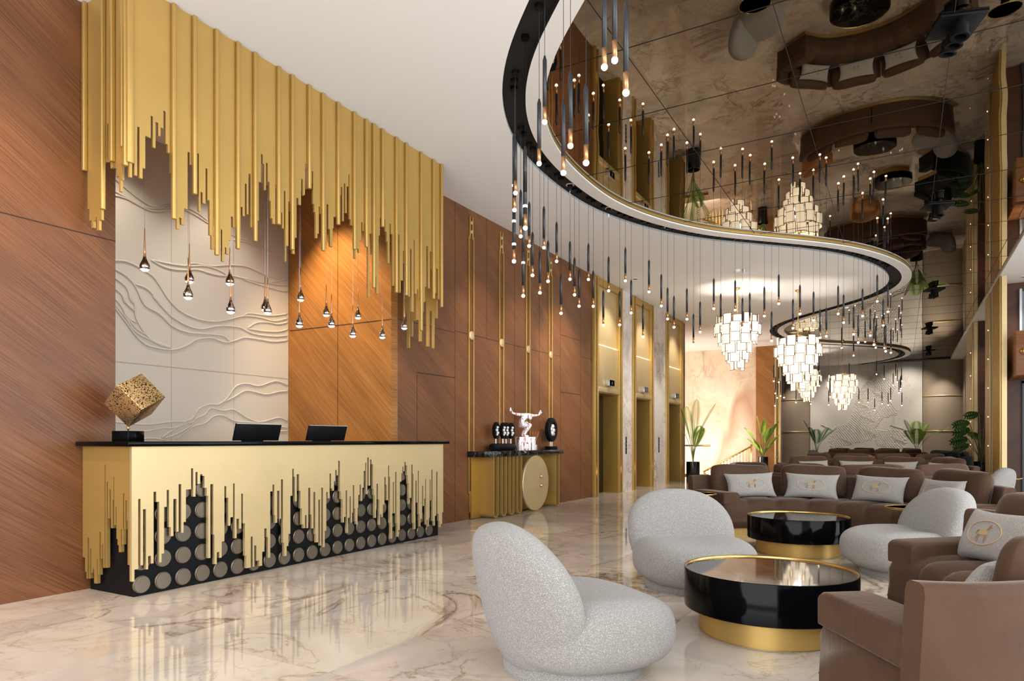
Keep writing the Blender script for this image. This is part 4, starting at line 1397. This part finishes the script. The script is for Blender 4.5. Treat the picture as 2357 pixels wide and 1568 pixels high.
MB().lathe([(0.0, -0.05), (0.05, -0.045), (0.075, -0.01), (0.075, 0.0)], 20).build('body', M['white_gloss'], sd, smooth=True)
MB().lathe([(0.0, -0.07), (0.03, -0.07), (0.035, 0.0)], 14).build('sprinkler', M['steel'], sd, loc=(0.13, -0.02, 0))
av = thing('air_vent', 'flat square air vent in the white ceiling right of the first chandelier', 'vent', on_z(1753, 785, CEIL))
MB().box((-0.3, -0.3, -0.012), (0.3, 0.3, 0)).build('grille', M['white_gloss'], av)

CSP = [min((q for q in MID if q[1] < 14 and q[0] < -0.5), key=lambda q: abs(q[1] - yt)) for yt in (8.0, 9.2, 10.4)]
DL = [(-6.55, 3.6), (-6.55, 4.7), (-6.55, 5.8), (-6.2, 5.9), (-4.3, 1.2), CSP[0], CSP[1], CSP[2], (-4.7, 13.2), (-4.7, 15.4), (-4.7, 17.9), (2.1, 16.9), (2.1, 21.5)]  # the three before the elevators are added fittings for the fill spots
DLW = ['hidden in the niche above its near corner', 'hidden in the niche above the middle of the relief', 'hidden in the niche above the far half of the relief', 'hidden in the niche before the orange-lit wood return',
       'over the near walnut wall', 'in the black channel, aimed at the first brass ornament', 'in the black channel, aimed at the white figure', 'in the black channel, aimed at the flush wood door', 'added before the first elevator', 'added before the second elevator', 'added before the third elevator',
       'in the white bay ceiling at the right edge', 'in the farther white bay ceiling on the right']
for (x, y), w in zip(DL, DLW):
    t = thing('downlight', 'small round white ceiling downlight ' + w, 'downlight', (x, y, CEIL + (0.05 if (x, y) in CSP else 0)), 0, 'recessed downlights')
    MB().lathe([(0.055, -0.008), (0.055, 0.0), (0.04, -0.001), (0.04, -0.008)], 18).build('trim_ring', M['white_gloss'], t)
    MB().lathe([(0.0, -0.003), (0.038, -0.003), (0.038, -0.001)], 16).build('lens', M['bulb'], t)
lamp('niche_spot', 'SPOT', (-6.45, 3.7, 4.35), 75, SOFT, 0.04, target=(-7.09, 4.3, 1.9), spot=85, blend=0.8)
lamp('niche_spot', 'SPOT', (-6.45, 5.1, 4.35), 62, SOFT, 0.04, target=(-7.09, 5.3, 1.7), spot=85, blend=0.8)
lamp('niche_spot', 'SPOT', (-6.15, 5.45, 4.35), 330, (1.0, 0.76, 0.46), 0.04, target=(-6.15, 6.36, 2.2), spot=75, blend=0.8)
lamp('wall_spot', 'SPOT', (-4.2, 1.3, 4.35), 210, (1.0, 0.74, 0.48), 0.05, target=(-5.33, 1.9, 1.6), spot=85, blend=0.8)
for y, e, q in ((8.3, 150, CSP[0]), (9.6, 170, CSP[1]), (11.0, 480, CSP[2])):
    lamp('wall_spot', 'SPOT', (q[0], q[1], 4.38), e, SOFT, 0.05, target=(-5.33, y, 2.3), spot=48, blend=0.9)
for y in (13.2, 15.4, 17.9):  # added spots to brighten the portals, no such fittings in the lobby
    lamp('elevator_fill', 'SPOT', (-4.6, y, 4.35), 165, SOFT, 0.05, target=(-5.33, y, 2.4), spot=78, blend=0.8)
lamp('stair_glow', 'AREA', (-6.6, 22.2, 0.3), 165, (1.0, 0.88, 0.76), 3.0, 1.2, (-6.4, 25.0, 1.9))
lamp('relief_spot', 'SPOT', (0.2, 31.0, 4.4), 170, SOFT, 0.05, target=(0.1, YE, 2.6), spot=80, blend=0.8)
lamp('relief_spot', 'SPOT', (-2.4, 31.0, 4.3), 170, SOFT, 0.05, target=(-2.2, YE, 2.4), spot=80, blend=0.8)
lamp('column_spot', 'SPOT', (1.4, 31.6, 4.4), 150, SOFT, 0.05, target=(1.4, 32.7, 1.5), spot=70, blend=0.8)
lamp('column_spot', 'SPOT', (-4.2, 31.5, 4.3), 150, SOFT, 0.05, target=(-4.2, 32.7, 1.5), spot=70, blend=0.8)
lamp('bay_spot', 'SPOT', (2.1, 16.7, 4.35), 60, SOFT, 0.05, target=(2.0, 17.5, 1.5), spot=80, blend=0.8)
lamp('bay_spot', 'SPOT', (2.0, 21.5, 4.35), 60, SOFT, 0.05, target=(1.9, 22.6, 1.5), spot=80, blend=0.8)
for x, y, tx, ty in ((0.37, 6.5, -0.6, 5.0), (0.42, 11.4, -0.7, 9.5), (0.42, 11.4, -0.7, 13.2), (0.6, 17.7, -0.6, 18.5), (0.69, 23.7, -0.4, 22.5), (0.84, 29.6, -0.6, 28.0)):
    lamp('lounge_spot', 'SPOT', (x, y, 4.28), 150, SOFT, 0.06, target=(tx, ty, 0.4), spot=75, blend=0.7)

# ================================================================== lounge furniture
R0, R1, RM = 1.16, 1.90, 1.55
proto = {}


def sofa_parts(t, half, mat, key):
    H = math.radians(half)
    if key in proto:
        for q in proto[key]:
            c = q.copy(); C.objects.link(c); c.parent = t
        return
    P = lambda R, a, z: (R * math.cos(a) - RM, R * math.sin(a), z)
    out = []
    nch = 8
    prof = [(0.03, 0.09), (0.0, 0.105), (0.0, 0.16), (-0.006, 0.165), (0.0, 0.17), (-0.012, 0.25), (-0.014, 0.33), (0.005, 0.385), (0.05, 0.418), (0.12, 0.43), (0.25, 0.435), (0.42, 0.432), (0.60, 0.43), (0.66, 0.40), (0.66, 0.09)]
    na = nch * 10 + 1

    def f(s, tt):
        a = (-1 + 2 * s) * H
        k = tt * (len(prof) - 1)
        dr, z = prof[int(round(k))]
        b = abs(math.sin(PI * nch * s)) ** 0.45
        pinch = 1 - b
        i = int(round(k))
        if 4 < i < 13:
            dr += 0.022 * pinch * (1 if i < 9 else 0)
            z -= 0.026 * pinch * (1 if i > 6 else 0)
        return P(R0 + dr, a, z)
    mb = MB().grid(f, na, len(prof))
    n = len(prof)
    mb.f += [tuple(range(n)), tuple(reversed([(na - 1) * n + q for q in range(n)]))]
    mb.mi += [0, 0]
    out.append(mb.build('seat', mat, t, auto=70))
    mb = MB()
    pl = [(0.07, 0.0), (0.07, 0.09), (0.62, 0.09), (0.62, 0.0)]
    mb.grid(lambda s, k: P(R0 + pl[int(round(k * 3))][0], (-1 + 2 * s) * (H - 0.05), pl[int(round(k * 3))][1]), 40, 4)
    m = 39 * 4
    mb.f += [(0, 1, 2, 3), (m + 3, m + 2, m + 1, m)]; mb.mi += [0, 0]
    out.append(mb.build('plinth', M['gold'], t))
    bp = [(1.80, 0.10), (1.80, 0.40), (1.825, 0.645), (1.835, 0.67), (1.855, 0.68), (1.90, 0.68), (1.92, 0.67), (1.925, 0.645), (1.90, 0.40), (1.885, 0.10)]
    mb = MB()
    HB = H + 0.02
    for s0, s1 in ((-HB, -0.006), (0.006, HB)):
        o = MB().grid(lambda s, k: P(bp[int(round(k * 9))][0] - (0.10 * (max(0, abs(s0 + (s1 - s0) * s) - H + 0.12) / 0.195) ** 2), s0 + (s1 - s0) * s, bp[int(round(k * 9))][1]), 26, 10)
        m = 25 * 10
        o.f += [tuple(range(10)), tuple(m + q for q in reversed(range(10)))]; o.mi += [0, 0]
        out.append(o.build('back_panel', mat, t, auto=60))
    for sg in (-1, 1):
        a0, a1 = H - 0.16, H + 0.012
        N = 7
        sec = [(-0.005, 0.0), (-0.005, 0.105), (0.012, 0.122), (1 - 0.012, 0.122)]
        mb = MB()
        rr2 = [1.17, 1.19, 1.22, 1.34, 1.46, 1.58, 1.70, 1.77, 1.79]
        vs, fs = [], []
        for i, R in enumerate(rr2):
            e = 0.02 if i == 0 else (0.006 if i == 1 else 0.0)
            b0, b1 = a0 * 1.25 / R + (1 - 1.25 / R) * H, a1
            for a, z in ((b0, 0.40), (b0, 0.525 - e), (b0 + 0.012, 0.54 - e), (b1 - 0.012, 0.54 - e), (b1, 0.525 - e), (b1, 0.40)):
                vs.append(P(R, sg * a, z - 0.03))
        m = 6
        for i in range(len(rr2) - 1):
            for k in range(m):
                k2 = (k + 1) % m
                fs.append((i * m + k, i * m + k2, (i + 1) * m + k2, (i + 1) * m + k))
        fs += [tuple(range(m)), tuple((len(rr2) - 1) * m + k for k in reversed(range(m)))]
        mb.add(vs, fs)
        out.append(mb.build('arm', mat, t, auto=50, bevel=0.01))
    proto[key] = out


def sofa(cx, cy, ang, half, lab, mat='velvet', grp='curved lounge sofas'):
    a = math.radians(ang)
    t = thing('curved_sofa', lab, 'sofa', (cx + RM * math.cos(a), cy + RM * math.sin(a), 0), a, grp)
    sofa_parts(t, half, M[mat], (half, mat))
    return t


def pillow_mesh(w, h, th, pinch, boxy):
    mb = MB()
    N = 25

    def side(sg):
        def f(s, q):
            y, z = 2 * s - 1, 2 * q - 1
            if boxy > 3.5:
                d = max(0.0, (1 - abs(y) ** boxy)) ** 0.5 * max(0.0, (1 - abs(z) ** boxy)) ** 0.5
                return (sg * (th / 2 * d + 0.004), y * (1 - 0.07 * z ** 6) * w / 2, h / 2 + z * (1 - 0.11 * y ** 6 + 0.03 * math.sin(3 * y)) * h / 2)
            ry = y * (1 - pinch * (1 - abs(z)) * 0.0 - pinch * (1 - z * z) * 0.5 * abs(y) ** 6)
            rz = z * (1 - pinch * (1 - y * y) * 0.5 * abs(z) ** 4)
            d = max(0.0, (1 - abs(y) ** boxy)) ** 0.5 * max(0.0, (1 - abs(z) ** boxy)) ** 0.5
            return (sg * (th / 2 * d + 0.004) * (1 - 0.12 * z), ry * w / 2, h / 2 + rz * h / 2)
        return f
    mb.grid(side(-1), N, N)
    mb.grid(side(1), N, N)
    # seam that joins both faces
    idx = [0 * N + j for j in range(N)] + [i * N + N - 1 for i in range(1, N)] + [(N - 1) * N + j for j in range(N - 2, -1, -1)] + [i * N for i in range(N - 2, 0, -1)]
    m = len(idx)
    for i in range(m):
        a, b = idx[i], idx[(i + 1) % m]
        mb.f.append((a, b, b + N * N, a + N * N)); mb.mi.append(0)
    return mb


def surf(w, h, th, boxy, yy, zz):
    y, z = 2 * yy / w, 2 * zz / h - 1
    d = max(0.0, (1 - abs(y) ** boxy)) ** 0.5 * max(0.0, (1 - abs(z) ** boxy)) ** 0.5
    return -(th / 2 * d + 0.006) * (1 - 0.12 * z)


cush, pil = {}, []


def back_cushion(cx, cy, ang, lab, mat='velvet', R=1.665, grp='velvet back cushions'):
    a = math.radians(ang)
    loc = (cx + R * math.cos(a), cy + R * math.sin(a), 0.425)
    if mat not in cush:
        o = pillow_mesh(0.76, 0.40, 0.20, 0.08, 4).build('back_cushion', M[mat], None, smooth=True)
        cush[mat] = o
        b = o
    else:
        b = cush[mat].copy(); C.objects.link(b)
    b.location = loc
    b.rotation_euler = (0, 0.20, a)
    b.scale = (1, 1 + rnd.uniform(-0.04, 0.04), 1 + rnd.uniform(-0.03, 0.04))
    tag(b, lab, 'cushion', grp)
    return b


PW, PH, PT, PB = 0.60, 0.31, 0.15, 3.0


def white_pillow(cx, cy, ang, lab, R=1.47, grp='pale boucle pillows', emblem=True, tilt=0.36, sc=1.0):
    a = math.radians(ang)
    t = pillow_mesh(PW, PH, PT, 0.22, PB).build('boucle_pillow', M['pillow'], None, smooth=True) if not pil else pil[0].copy()
    if pil: C.objects.link(t)
    t.location = (cx + R * math.cos(a), cy + R * math.sin(a), 0.43)
    t.rotation_euler = (rnd.uniform(-0.04, 0.04), tilt, a)
    t.scale = (sc, sc, sc)
    tag(t, lab, 'pillow', grp)
    if not pil:
        pil.append(t)
        cz = 0.5 * PH
        S = lambda y, z, o=0.0: (surf(PW, PH, PT, PB, y, cz + z) - 0.001 - o, y, cz + z)
        e = MB().tube([S(0.150 * math.cos(q * PI / 20), 0.072 * math.sin(q * PI / 20)) for q in range(40)], 0.0030, 5, closed=True)
        pil.append(e.build('oval_outline', M['thread'], t, smooth=True))
        hb = MB()
        for k in range(8):
            z = -0.014 + 0.005 * k
            w = 0.040 * math.sqrt(max(0.05, 1 - ((k - 3.5) / 4.5) ** 2))
            hb.tube([S(-w, z), S(0, z), S(w, z)], 0.0016, 4)
        for k in range(9):
            y = -0.034 + 0.0085 * k
            hb.tube([S(y, -0.012), S(y, 0.019)], 0.0014, 4)
        pil.append(hb.build('embroidered_body', M['thread'], t))
        hl = MB()
        for seg in ([(0.030, 0.012), (0.040, 0.030), (0.046, 0.042), (0.060, 0.034)], [(0.024, 0.016), (0.032, 0.036), (0.044, 0.050)], [(0.036, -0.010), (0.040, -0.032), (0.036, -0.052)], [(0.026, -0.012), (0.024, -0.036), (0.030, -0.054)],
                    [(-0.028, -0.012), (-0.036, -0.034), (-0.030, -0.054)], [(-0.036, -0.008), (-0.046, -0.030), (-0.048, -0.052)], [(-0.040, 0.012), (-0.056, 0.010), (-0.066, -0.010)]):
            hl.tube([S(-y, z) for y, z in seg], 0.0026, 4)
        pil.append(hl.build('embroidered_legs', M['thread_dark'], t))
    else:
        for q in pil[1:]:
            c = q.copy(); C.objects.link(c); c.parent = t
    return t


def coffee_table(x, y, lab, r=0.48):
    t = thing('coffee_table', lab, 'coffee table', (x, y, 0), 0, 'round drum coffee tables')
    if 'ct' in proto:
        for q in proto['ct']:
            c = q.copy(); C.objects.link(c); c.parent = t
        return t
    out = []
    out.append(MB().lathe([(0.385, 0.0), (0.385, 0.006), (0.395, 0.008), (0.395, 0.15)], 72).build('base', M['gold'], t, auto=30))
    out.append(MB().lathe([(0.40, 0.145), (r - 0.004, 0.145), (r, 0.149), (r, 0.366), (r - 0.002, 0.370), (r - 0.007, 0.370)], 72, cap=False).build('drum', M['black_gloss'], t, auto=30))
    out.append(MB().lathe([(r - 0.0068, 0.3695), (r - 0.0090, 0.3695), (r - 0.0100, 0.358)], 72, cap=False).build('rim', M['brass'], t, smooth=True))
    out.append(MB().lathe([(0.0, 0.358), (r - 0.010, 0.358), (r - 0.010, 0.340), (0, 0.340)], 72).build('top', M['nero'], t, auto=30))
    proto['ct'] = out
    return t


def side_table(x, y, z, lab, r=0.21):
    t = thing('side_table', lab, 'side table', (x, y, 0), 0, 'small round side tables')
    MB().lathe([(0.0, z - 0.02), (r * 0.8, z - 0.02), (r, z - 0.004), (r + 0.003, z + 0.008), (r - 0.004, z + 0.008), (r - 0.01, z)], 40, cap=False).build('rim', M['brass'], t, smooth=True)
    MB().lathe([(0.0, z + 0.001), (r - 0.008, z + 0.001)], 40).build('top', M['nero'], t)
    mb = MB()
    prof = [(0.075, 0.0), (0.075, z - 0.02)]
    mb.lathe([(0.062, 0.24), (0.062, z - 0.02)], 24).lathe([(0.10, 0.0), (0.10, 0.24)], 24)
    for k in range(14):
        q = 2 * PI * k / 14
        mb.tube([(0.100 * math.cos(q), 0.100 * math.sin(q), 0.004), (0.100 * math.cos(q), 0.100 * math.sin(q), 0.238)], 0.016, 6)
    mb.build('fluted_column', M['black_gloss'], t, auto=40)
    return t


def sgnp(v, e):
    return math.copysign(abs(v) ** e, v)


def lounge_chair(x, y, face, lab, tint='boucle'):
    t = thing('boucle_chair', lab, 'lounge chair', (x, y, 0), face, 'plump boucle lounge chairs')
    if 'lc' in proto:
        for q in proto['lc']:
            c = q.copy(); C.objects.link(c); c.parent = t
        return t
    out = []
    mb = MB().lathe([(0.335, 0.0), (0.34, 0.010), (0.34, 0.042), (0.32, 0.07)], 40)
    mb.v = [(p[0] + 0.05, p[1] * 1.04, p[2]) for p in mb.v]
    out.append(mb.build('plinth', M['boucle'], t, auto=40))

    def seat(s, q):
        th, ph = 2 * PI * s, PI * (q - 0.5)
        c = abs(math.cos(ph)) ** 0.50
        X = 0.43 * c * sgnp(math.cos(th), 0.80)
        Y = 0.445 * c * sgnp(math.sin(th), 0.80)
        Z = 0.178 * sgnp(math.sin(ph), 0.72)
        if Z < 0:
            k = 1 - 0.10 * (-Z / 0.165) ** 2
            X *= k; Y *= k
        if Z > 0:
            Z += 0.045 * (Y / 0.445) ** 2 * max(0.0, 0.6 - X) * (Z / 0.165)
            Z += -0.018 * max(0.0, 1 - (Y / 0.3) ** 2) * (Z / 0.165)
        return (X + 0.10, Y, Z + 0.206)
    out.append(MB().grid(seat, 48, 33, cu=True).build('seat', M['boucle'], t, smooth=True))
    tl = math.radians(13)

    def back(s, q):
        th, ph = 2 * PI * s, PI * (q - 0.5)
        c = abs(math.cos(ph)) ** 0.85
        Y = 0.435 * c * sgnp(math.cos(th), 0.95)
        Xl = 0.165 * c ** 0.8 * sgnp(math.sin(th), 0.90)
        Zl = 0.366 * sgnp(math.sin(ph), 0.88)
        Xl += 0.10 * (Y / 0.435) ** 2 * (1 - 0.4 * max(0, Zl) / 0.345)
        Xl -= 0.03 * max(0.0, Zl / 0.345) ** 2
        if Zl < 0:
            Y *= 1 - 0.12 * (Zl / 0.345) ** 2
        X, Z = Xl * math.cos(tl) - Zl * math.sin(tl), Xl * math.sin(tl) + Zl * math.cos(tl)
        return (X - 0.235, Y, Z + 0.370)
    out.append(MB().grid(back, 48, 33, cu=True).build('backrest', M['boucle'], t, smooth=True))
    proto['lc'] = out
    return t


def tub_chair(x, y, face, lab):
    t = thing('tub_chair', lab, 'armchair', (x, y, 0), face, 'tan tub chairs')
    mb = MB()

    def sh(s, q):
        a = PI * (0.42 + 1.16 * s)
        prof = [(0.33, 0.10), (0.33, 0.42), (0.36, 0.60), (0.38, 0.64), (0.41, 0.64), (0.43, 0.60), (0.42, 0.30), (0.38, 0.10)]
        R, z = prof[int(round(q * 7))]
        d = math.sin(PI * s)
        return (R * math.cos(a), R * 1.02 * math.sin(a), 0.10 + (z - 0.10) * (0.62 + 0.46 * d))
    mb.grid(sh, 33, 8)
    m = 32 * 8
    mb.f += [tuple(range(8)), tuple(m + k for k in reversed(range(8)))]; mb.mi += [0, 0]
    mb.build('shell', M['leather'], t, smooth=True)
    MB().lathe([(0.30, 0.12), (0.34, 0.16), (0.34, 0.36), (0.30, 0.41), (0.0, 0.42)], 32).build('seat', M['leather'], t, smooth=True)
    MB().lathe([(0.26, 0.0), (0.26, 0.12)], 32).build('plinth', M['gold'], t, auto=30)
    return t


# --- nearest group
T1, T2, S1 = (-0.68, 4.20), (-0.91, 7.32), (-0.93, 4.02)
coffee_table(*T1, 'big round black drum coffee table on brass base, nearest, mirroring the chandelier')
coffee_table(*T2, 'round black drum coffee table on brass base in front of the four-pillow sofa')
sofa(*S1, -7, 50, 'brown velvet curved sofa at the right, seen from its end with a broad back panel')
sofa(*T2, 77, 62, 'brown velvet curved sofa facing the viewer with four pale emblem pillows')
for a, w in ((-33, 'nearest end of the right-hand sofa'), (-6, 'middle of the right-hand sofa'), (22, 'far end of the right-hand sofa')):
    back_cushion(*S1, a, 'brown velvet back cushion at the ' + w)
white_pillow(*S1, 24, 'pale emblem pillow leaning at the far end of the right-hand sofa', sc=1.0)
white_pillow(*S1, -33, 'pale emblem pillow peeking out behind the back panel of the right-hand sofa', R=1.45, tilt=0.52, sc=0.92)
for a, w in ((120, 'first'), (91.5, 'second'), (63, 'third'), (34, 'fourth')):
    back_cushion(*T2, a, w + ' brown back cushion from the left on the four-pillow sofa facing the viewer')
    white_pillow(*T2, a + (-2 if a > 100 else 0), w + ' pale emblem pillow from the left on the sofa facing the viewer', R=1.44)
lounge_chair(-1.46, 3.04, math.radians(50), 'white boucle lounge chair nearest the viewer, its back turned to the desk')
lounge_chair(-1.44, 5.25, math.radians(-52), 'white boucle lounge chair behind the big drum table, facing the viewer')
lounge_chair(0.06, 6.62, math.radians(205), 'white boucle lounge chair on the right between the two curved sofas')
side_table(0.06, 7.28, 0.50, 'small brass-rimmed side table with fluted black column behind the right boucle chair')
side_table(-2.06, 7.92, 0.50, 'small brass-rimmed side table at the left end of the four-pillow sofa')
# --- second group, back to back with the first
T3, T4 = (-0.65, 11.45), (-0.64, 13.25)
coffee_table(*T3, 'round black drum coffee table hidden behind the front sofa, seen in the mirror ceiling')
coffee_table(*T4, 'round drum coffee table before the second pale-pillow row, seen in the mirror')
sofa(*T3, -94, 62, 'brown curved sofa standing back to back behind the four-pillow sofa')
sofa(*T4, 82, 62, 'brown curved sofa of the second row facing the viewer, with plain pale pillow tops showing')
for k, w in enumerate(('first', 'second', 'third', 'fourth')):
    back_cushion(*T3, -137 + 28.5 * k, w + ' cushion from the left on the sofa standing back to back behind the front one')
    back_cushion(*T4, 125 - 28.5 * k, w + ' brown cushion from the left on the second-row sofa facing the viewer')
    white_pillow(*T4, 124 - 28.5 * k, w + ' pale pillow from the left in the second row, only its top showing')
lounge_chair(-2.35, 12.9, math.radians(-10), 'white boucle lounge chair by the stair railing, only its rounded top showing')
lounge_chair(0.98, 12.15, math.radians(170), 'white boucle lounge chair far right beside the gold pilaster')
side_table(-2.15, 11.9, 0.48, 'small brass-rimmed marble side table beside the boucle chair by the stairs, seen in the mirror', 0.27)
side_table(1.5, 14.15, 0.48, 'brass-rimmed side table at the right end of the second-row sofa, seen mirrored', 0.24)
# --- third group
T5, T6, T7 = (-0.62, 19.55), (-0.25, 22.6), (-0.9, 28.65)
coffee_table(*T5, 'round drum coffee table behind the third sofa, seen in the mirror ceiling')
coffee_table(*T6, 'round drum coffee table before the black sofa, seen in the mirror ceiling')
coffee_table(*T7, 'round drum coffee table between the two farthest sofas')
sofa(*T5, -90, 62, 'brown curved sofa of the third row turned away, its orange-lit back showing')
sofa(*T6, 2, 60, 'black velvet curved sofa far right', 'velvet_black')
sofa(*T7, -90, 62, 'brown curved sofa of the fourth row turned away, before the carved relief')
sofa(*T7, 90, 62, 'farthest brown curved sofa against the carved relief wall')
for k, w in enumerate(('first', 'second', 'third', 'fourth')):
    back_cushion(*T5, -133 + 28.5 * k, w + ' brown cushion from the left on the third-row sofa turned away')
    back_cushion(*T7, -133 + 28.5 * k, w + ' brown cushion from the left on the fourth-row sofa turned away')
    back_cushion(*T7, 133 - 28.5 * k, w + ' brown cushion from the left on the farthest sofa by the relief')
    back_cushion(*T6, -41 + 28.5 * k, w + ' black cushion from the near end of the black sofa', 'velvet_black', grp='black back cushions')
tub_chair(-1.95, 19.9, math.radians(10), 'tan rounded tub chair showing behind the third-row sofa at its left end')
tub_chair(-1.05, 24.6, math.radians(-70), 'tan rounded tub chair in the middle behind the third-row cushions')
lounge_chair(0.72, 19.9, math.radians(200), 'white boucle lounge chair in front of the black sofa')
lounge_chair(-2.95, 30.5, math.radians(-20), 'far white boucle lounge chair left of the farthest sofa')
lounge_chair(1.3, 30.4, math.radians(200), 'far white boucle lounge chair right of the farthest sofa')

# ================================================================== potted plants
def pot(t, r, h):
    MB().lathe([(r * 0.96, 0.0), (r, 0.01), (r, h), (r - 0.015, h), (r - 0.02, h - 0.03)], 36, cap=False).build('pot', M['pot'], t, auto=35)
    MB().lathe([(0.0, h - 0.03), (r - 0.018, h - 0.03)], 24).build('soil', M['soil'], t)


def frond(mb, base, az, lean, length, n, leaf, droop=0.5, wid=0.014):
    """A feather palm leaf: an arching stem with paired narrow leaflets."""
    pts = []
    S = 16
    for i in range(S + 1):
        q = i / S
        a = lean * (0.25 + droop * q)
        h = length * q
        pts.append(Vector((math.cos(az) * math.sin(a) * h, math.sin(az) * math.sin(a) * h, math.cos(a) * h)) + Vector(base))
    side = Vector((-math.sin(az), math.cos(az), 0))
    for i in range(n):
        q = 0.42 + 0.56 * i / (n - 1)
        k = q * S
        j = min(int(k), S - 1)
        p = pts[j].lerp(pts[j + 1], k - j)
        d = (pts[j + 1] - pts[j]).normalized()
        env = math.sin(PI * min(1, (i + 1.2) / (n + 0.6))) ** 0.55
        for s in (-1, 1):
            dirv = (side * s * 0.85 + d * 0.62 + Vector((0, 0, -0.10))).normalized()
            nrm = d.cross(dirv).normalized()
            wv = dirv.cross(nrm).normalized() * wid
            L1 = leaf * env
            a, b, c = p, p + dirv * L1 * 0.5 + wv, p + dirv * L1 + Vector((0, 0, -0.05 * L1))
            e = p + dirv * L1 * 0.5 - wv
            mb.add([a, b, c, e], [(0, 1, 2), (0, 2, 3)])
    return pts


def palm(x, y, lab, potr, poth, fr, mat, name='potted_palm', seed=1, wid=0.014, leaf=0.26, nl=18):
    t = thing(name, lab, 'potted plant', (x, y, 0), 0, 'potted plants in black pots')
    pot(t, potr, poth)
    for az, lean, ln in fr:
        mb = MB()
        p = frond(mb, (0, 0, poth - 0.03), math.radians(az), lean, ln, nl, leaf, 0.75, wid)
        o = mb.build('frond', M[mat], t)
        st_ = MB().tube(p, [0.012 * (1 - 0.8 * i / (len(p) - 1)) for i in range(len(p))], 6).build('stem', M['stem'], o, smooth=True)
    return t


palm(-4.87, 18.2, 'tall feathery palm in a black pot just past the elevators', 0.175, 0.55,
     [(60, 0.08, 1.72), (205, 0.22, 1.52), (28, 0.36, 1.70), (70, 0.30, 1.05), (195, 0.30, 0.95), (330, 0.36, 1.0), (150, 0.16, 1.55)], 'palm', leaf=0.24, nl=30, wid=0.0105)
palm(-3.2, 31.75, 'feathery palm in a black pot left of the carved relief', 0.22, 0.55,
     [(195, 0.34, 1.58), (35, 0.40, 1.25), (20, 0.62, 1.40), (215, 0.26, 1.2), (100, 0.2, 1.1)], 'palm_dark', leaf=0.30, wid=0.014, nl=24)
palm(0.48, 31.75, 'bright feathery palm at the right edge of the carved relief', 0.22, 0.55,
     [(200, 0.30, 1.50), (90, 0.14, 1.4), (25, 0.34, 1.35), (15, 0.80, 1.60), (215, 0.42, 1.1), (340, 0.3, 1.0), (270, 0.25, 1.1)], 'palm', leaf=0.32, wid=0.016, nl=24)

# bird-of-paradise plant: upright paddle leaves
t = thing('potted_plant', 'broad-leaved plant with upright paddle leaves in front of the wooden pier', 'potted plant', (-4.06, 23.9, 0), 0, 'potted plants in black pots')
pot(t, 0.17, 0.57)
for az, ln, h, w, lean in ((190, 0.55, 0.95, 0.10, 0.45), (10, 0.60, 1.05, 0.10, 0.32), (80, 0.62, 1.10, 0.11, 0.10), (200, 0.50, 0.62, 0.09, 0.55), (0, 0.52, 0.72, 0.10, 0.50), (140, 0.66, 1.18, 0.10, 0.16), (330, 0.6, 0.85, 0.11, 0.22), (185, 0.48, 0.40, 0.10, 0.30), (15, 0.45, 0.45, 0.10, 0.42)):
    a = math.radians(az)
    d = Vector((math.cos(a) * math.sin(lean), math.sin(a) * math.sin(lean), math.cos(lean)))
    b = Vector((0, 0, 0.54))
    m0 = b + d * (h - 0.35 if h > 0.5 else 0.15)
    sd_ = Vector((-math.sin(a), math.cos(a), 0)) * 0.7 + Vector((1, 0, 0)) * 0.5
    sd_ = (sd_ - d * sd_.dot(d)).normalized()
    nn = d.cross(sd_)
    mb = MB()

    def lf(s, q):
        wv = w * math.sin(PI * min(1, s * 0.97 + 0.03)) ** 0.7 * (1 - 0.25 * s)
        return m0 + d * ln * s + Vector((math.cos(a), math.sin(a), -0.3)) * 0.10 * s * s + sd_ * wv * (2 * q - 1) + nn * 0.03 * abs(2 * q - 1)
    mb.grid(lf, 14, 5)
    o = mb.build('leaf', M['palm'], t, smooth=True)
    MB().tube([b, m0], 0.010, 6).build('stem', M['stem'], o, smooth=True)

# monstera with split leaves held sideways
t = thing('potted_monstera', 'monstera with dark split leaves in a black pot between the right pilasters', 'potted plant', (1.78, 21.4, 0), 0, 'potted plants in black pots')
pot(t, 0.17, 0.57)
for az, h, out, sz in ((175, 1.05, 0.45, 0.30), (185, 0.86, 0.42, 0.32), (178, 0.62, 0.50, 0.32), (190, 0.45, 0.46, 0.30), (10, 0.95, 0.25, 0.28), (170, 1.28, 0.10, 0.26), (350, 1.40, 0.12, 0.24), (5, 0.70, 0.30, 0.28), (120, 0.75, 0.2, 0.26)):
    a = math.radians(az)
    b = Vector((0, 0, 0.54))
    tip = b + Vector((math.cos(a) * out * 0.6, math.sin(a) * out * 0.6, h))
    mb = MB()
    d = Vector((math.cos(a), math.sin(a), -0.25)).normalized()
    sd_ = Vector((-math.sin(a), math.cos(a), 0.0)) * 0.75 + Vector((0, 0, 0.66))
    sd_ = (sd_ - d * sd_.dot(d)).normalized()
    K = 7
    for s in (-1, 1):
        for k in range(K):
            q0, q1 = k / K, (k + 0.62) / K
            wv = sz * 0.62 * math.sin(PI * (0.12 + 0.80 * (k + 0.5) / K)) ** 0.8
            p0, p1 = tip + d * sz * 1.25 * q0, tip + d * sz * 1.25 * q1
            mb.add([p0, p1, p1 + sd_ * s * wv + d * 0.05 * 1.2, p0 + sd_ * s * wv * 0.95 + d * 0.03], [(0, 1, 2, 3)])
        mb.add([tip, tip + d * sz * 1.25, tip + d * sz * 1.1 + sd_ * s * sz * 0.14, tip + d * sz * 0.1 + sd_ * s * sz * 0.2], [(0, 1, 2, 3)])
    o = mb.build('leaf', M['palm_dark'], t)
    MB().tube([b, b.lerp(tip, 0.5) + Vector((0, 0, 0.06)), tip], 0.009, 6).build('stem', M['stem'], o, smooth=True)
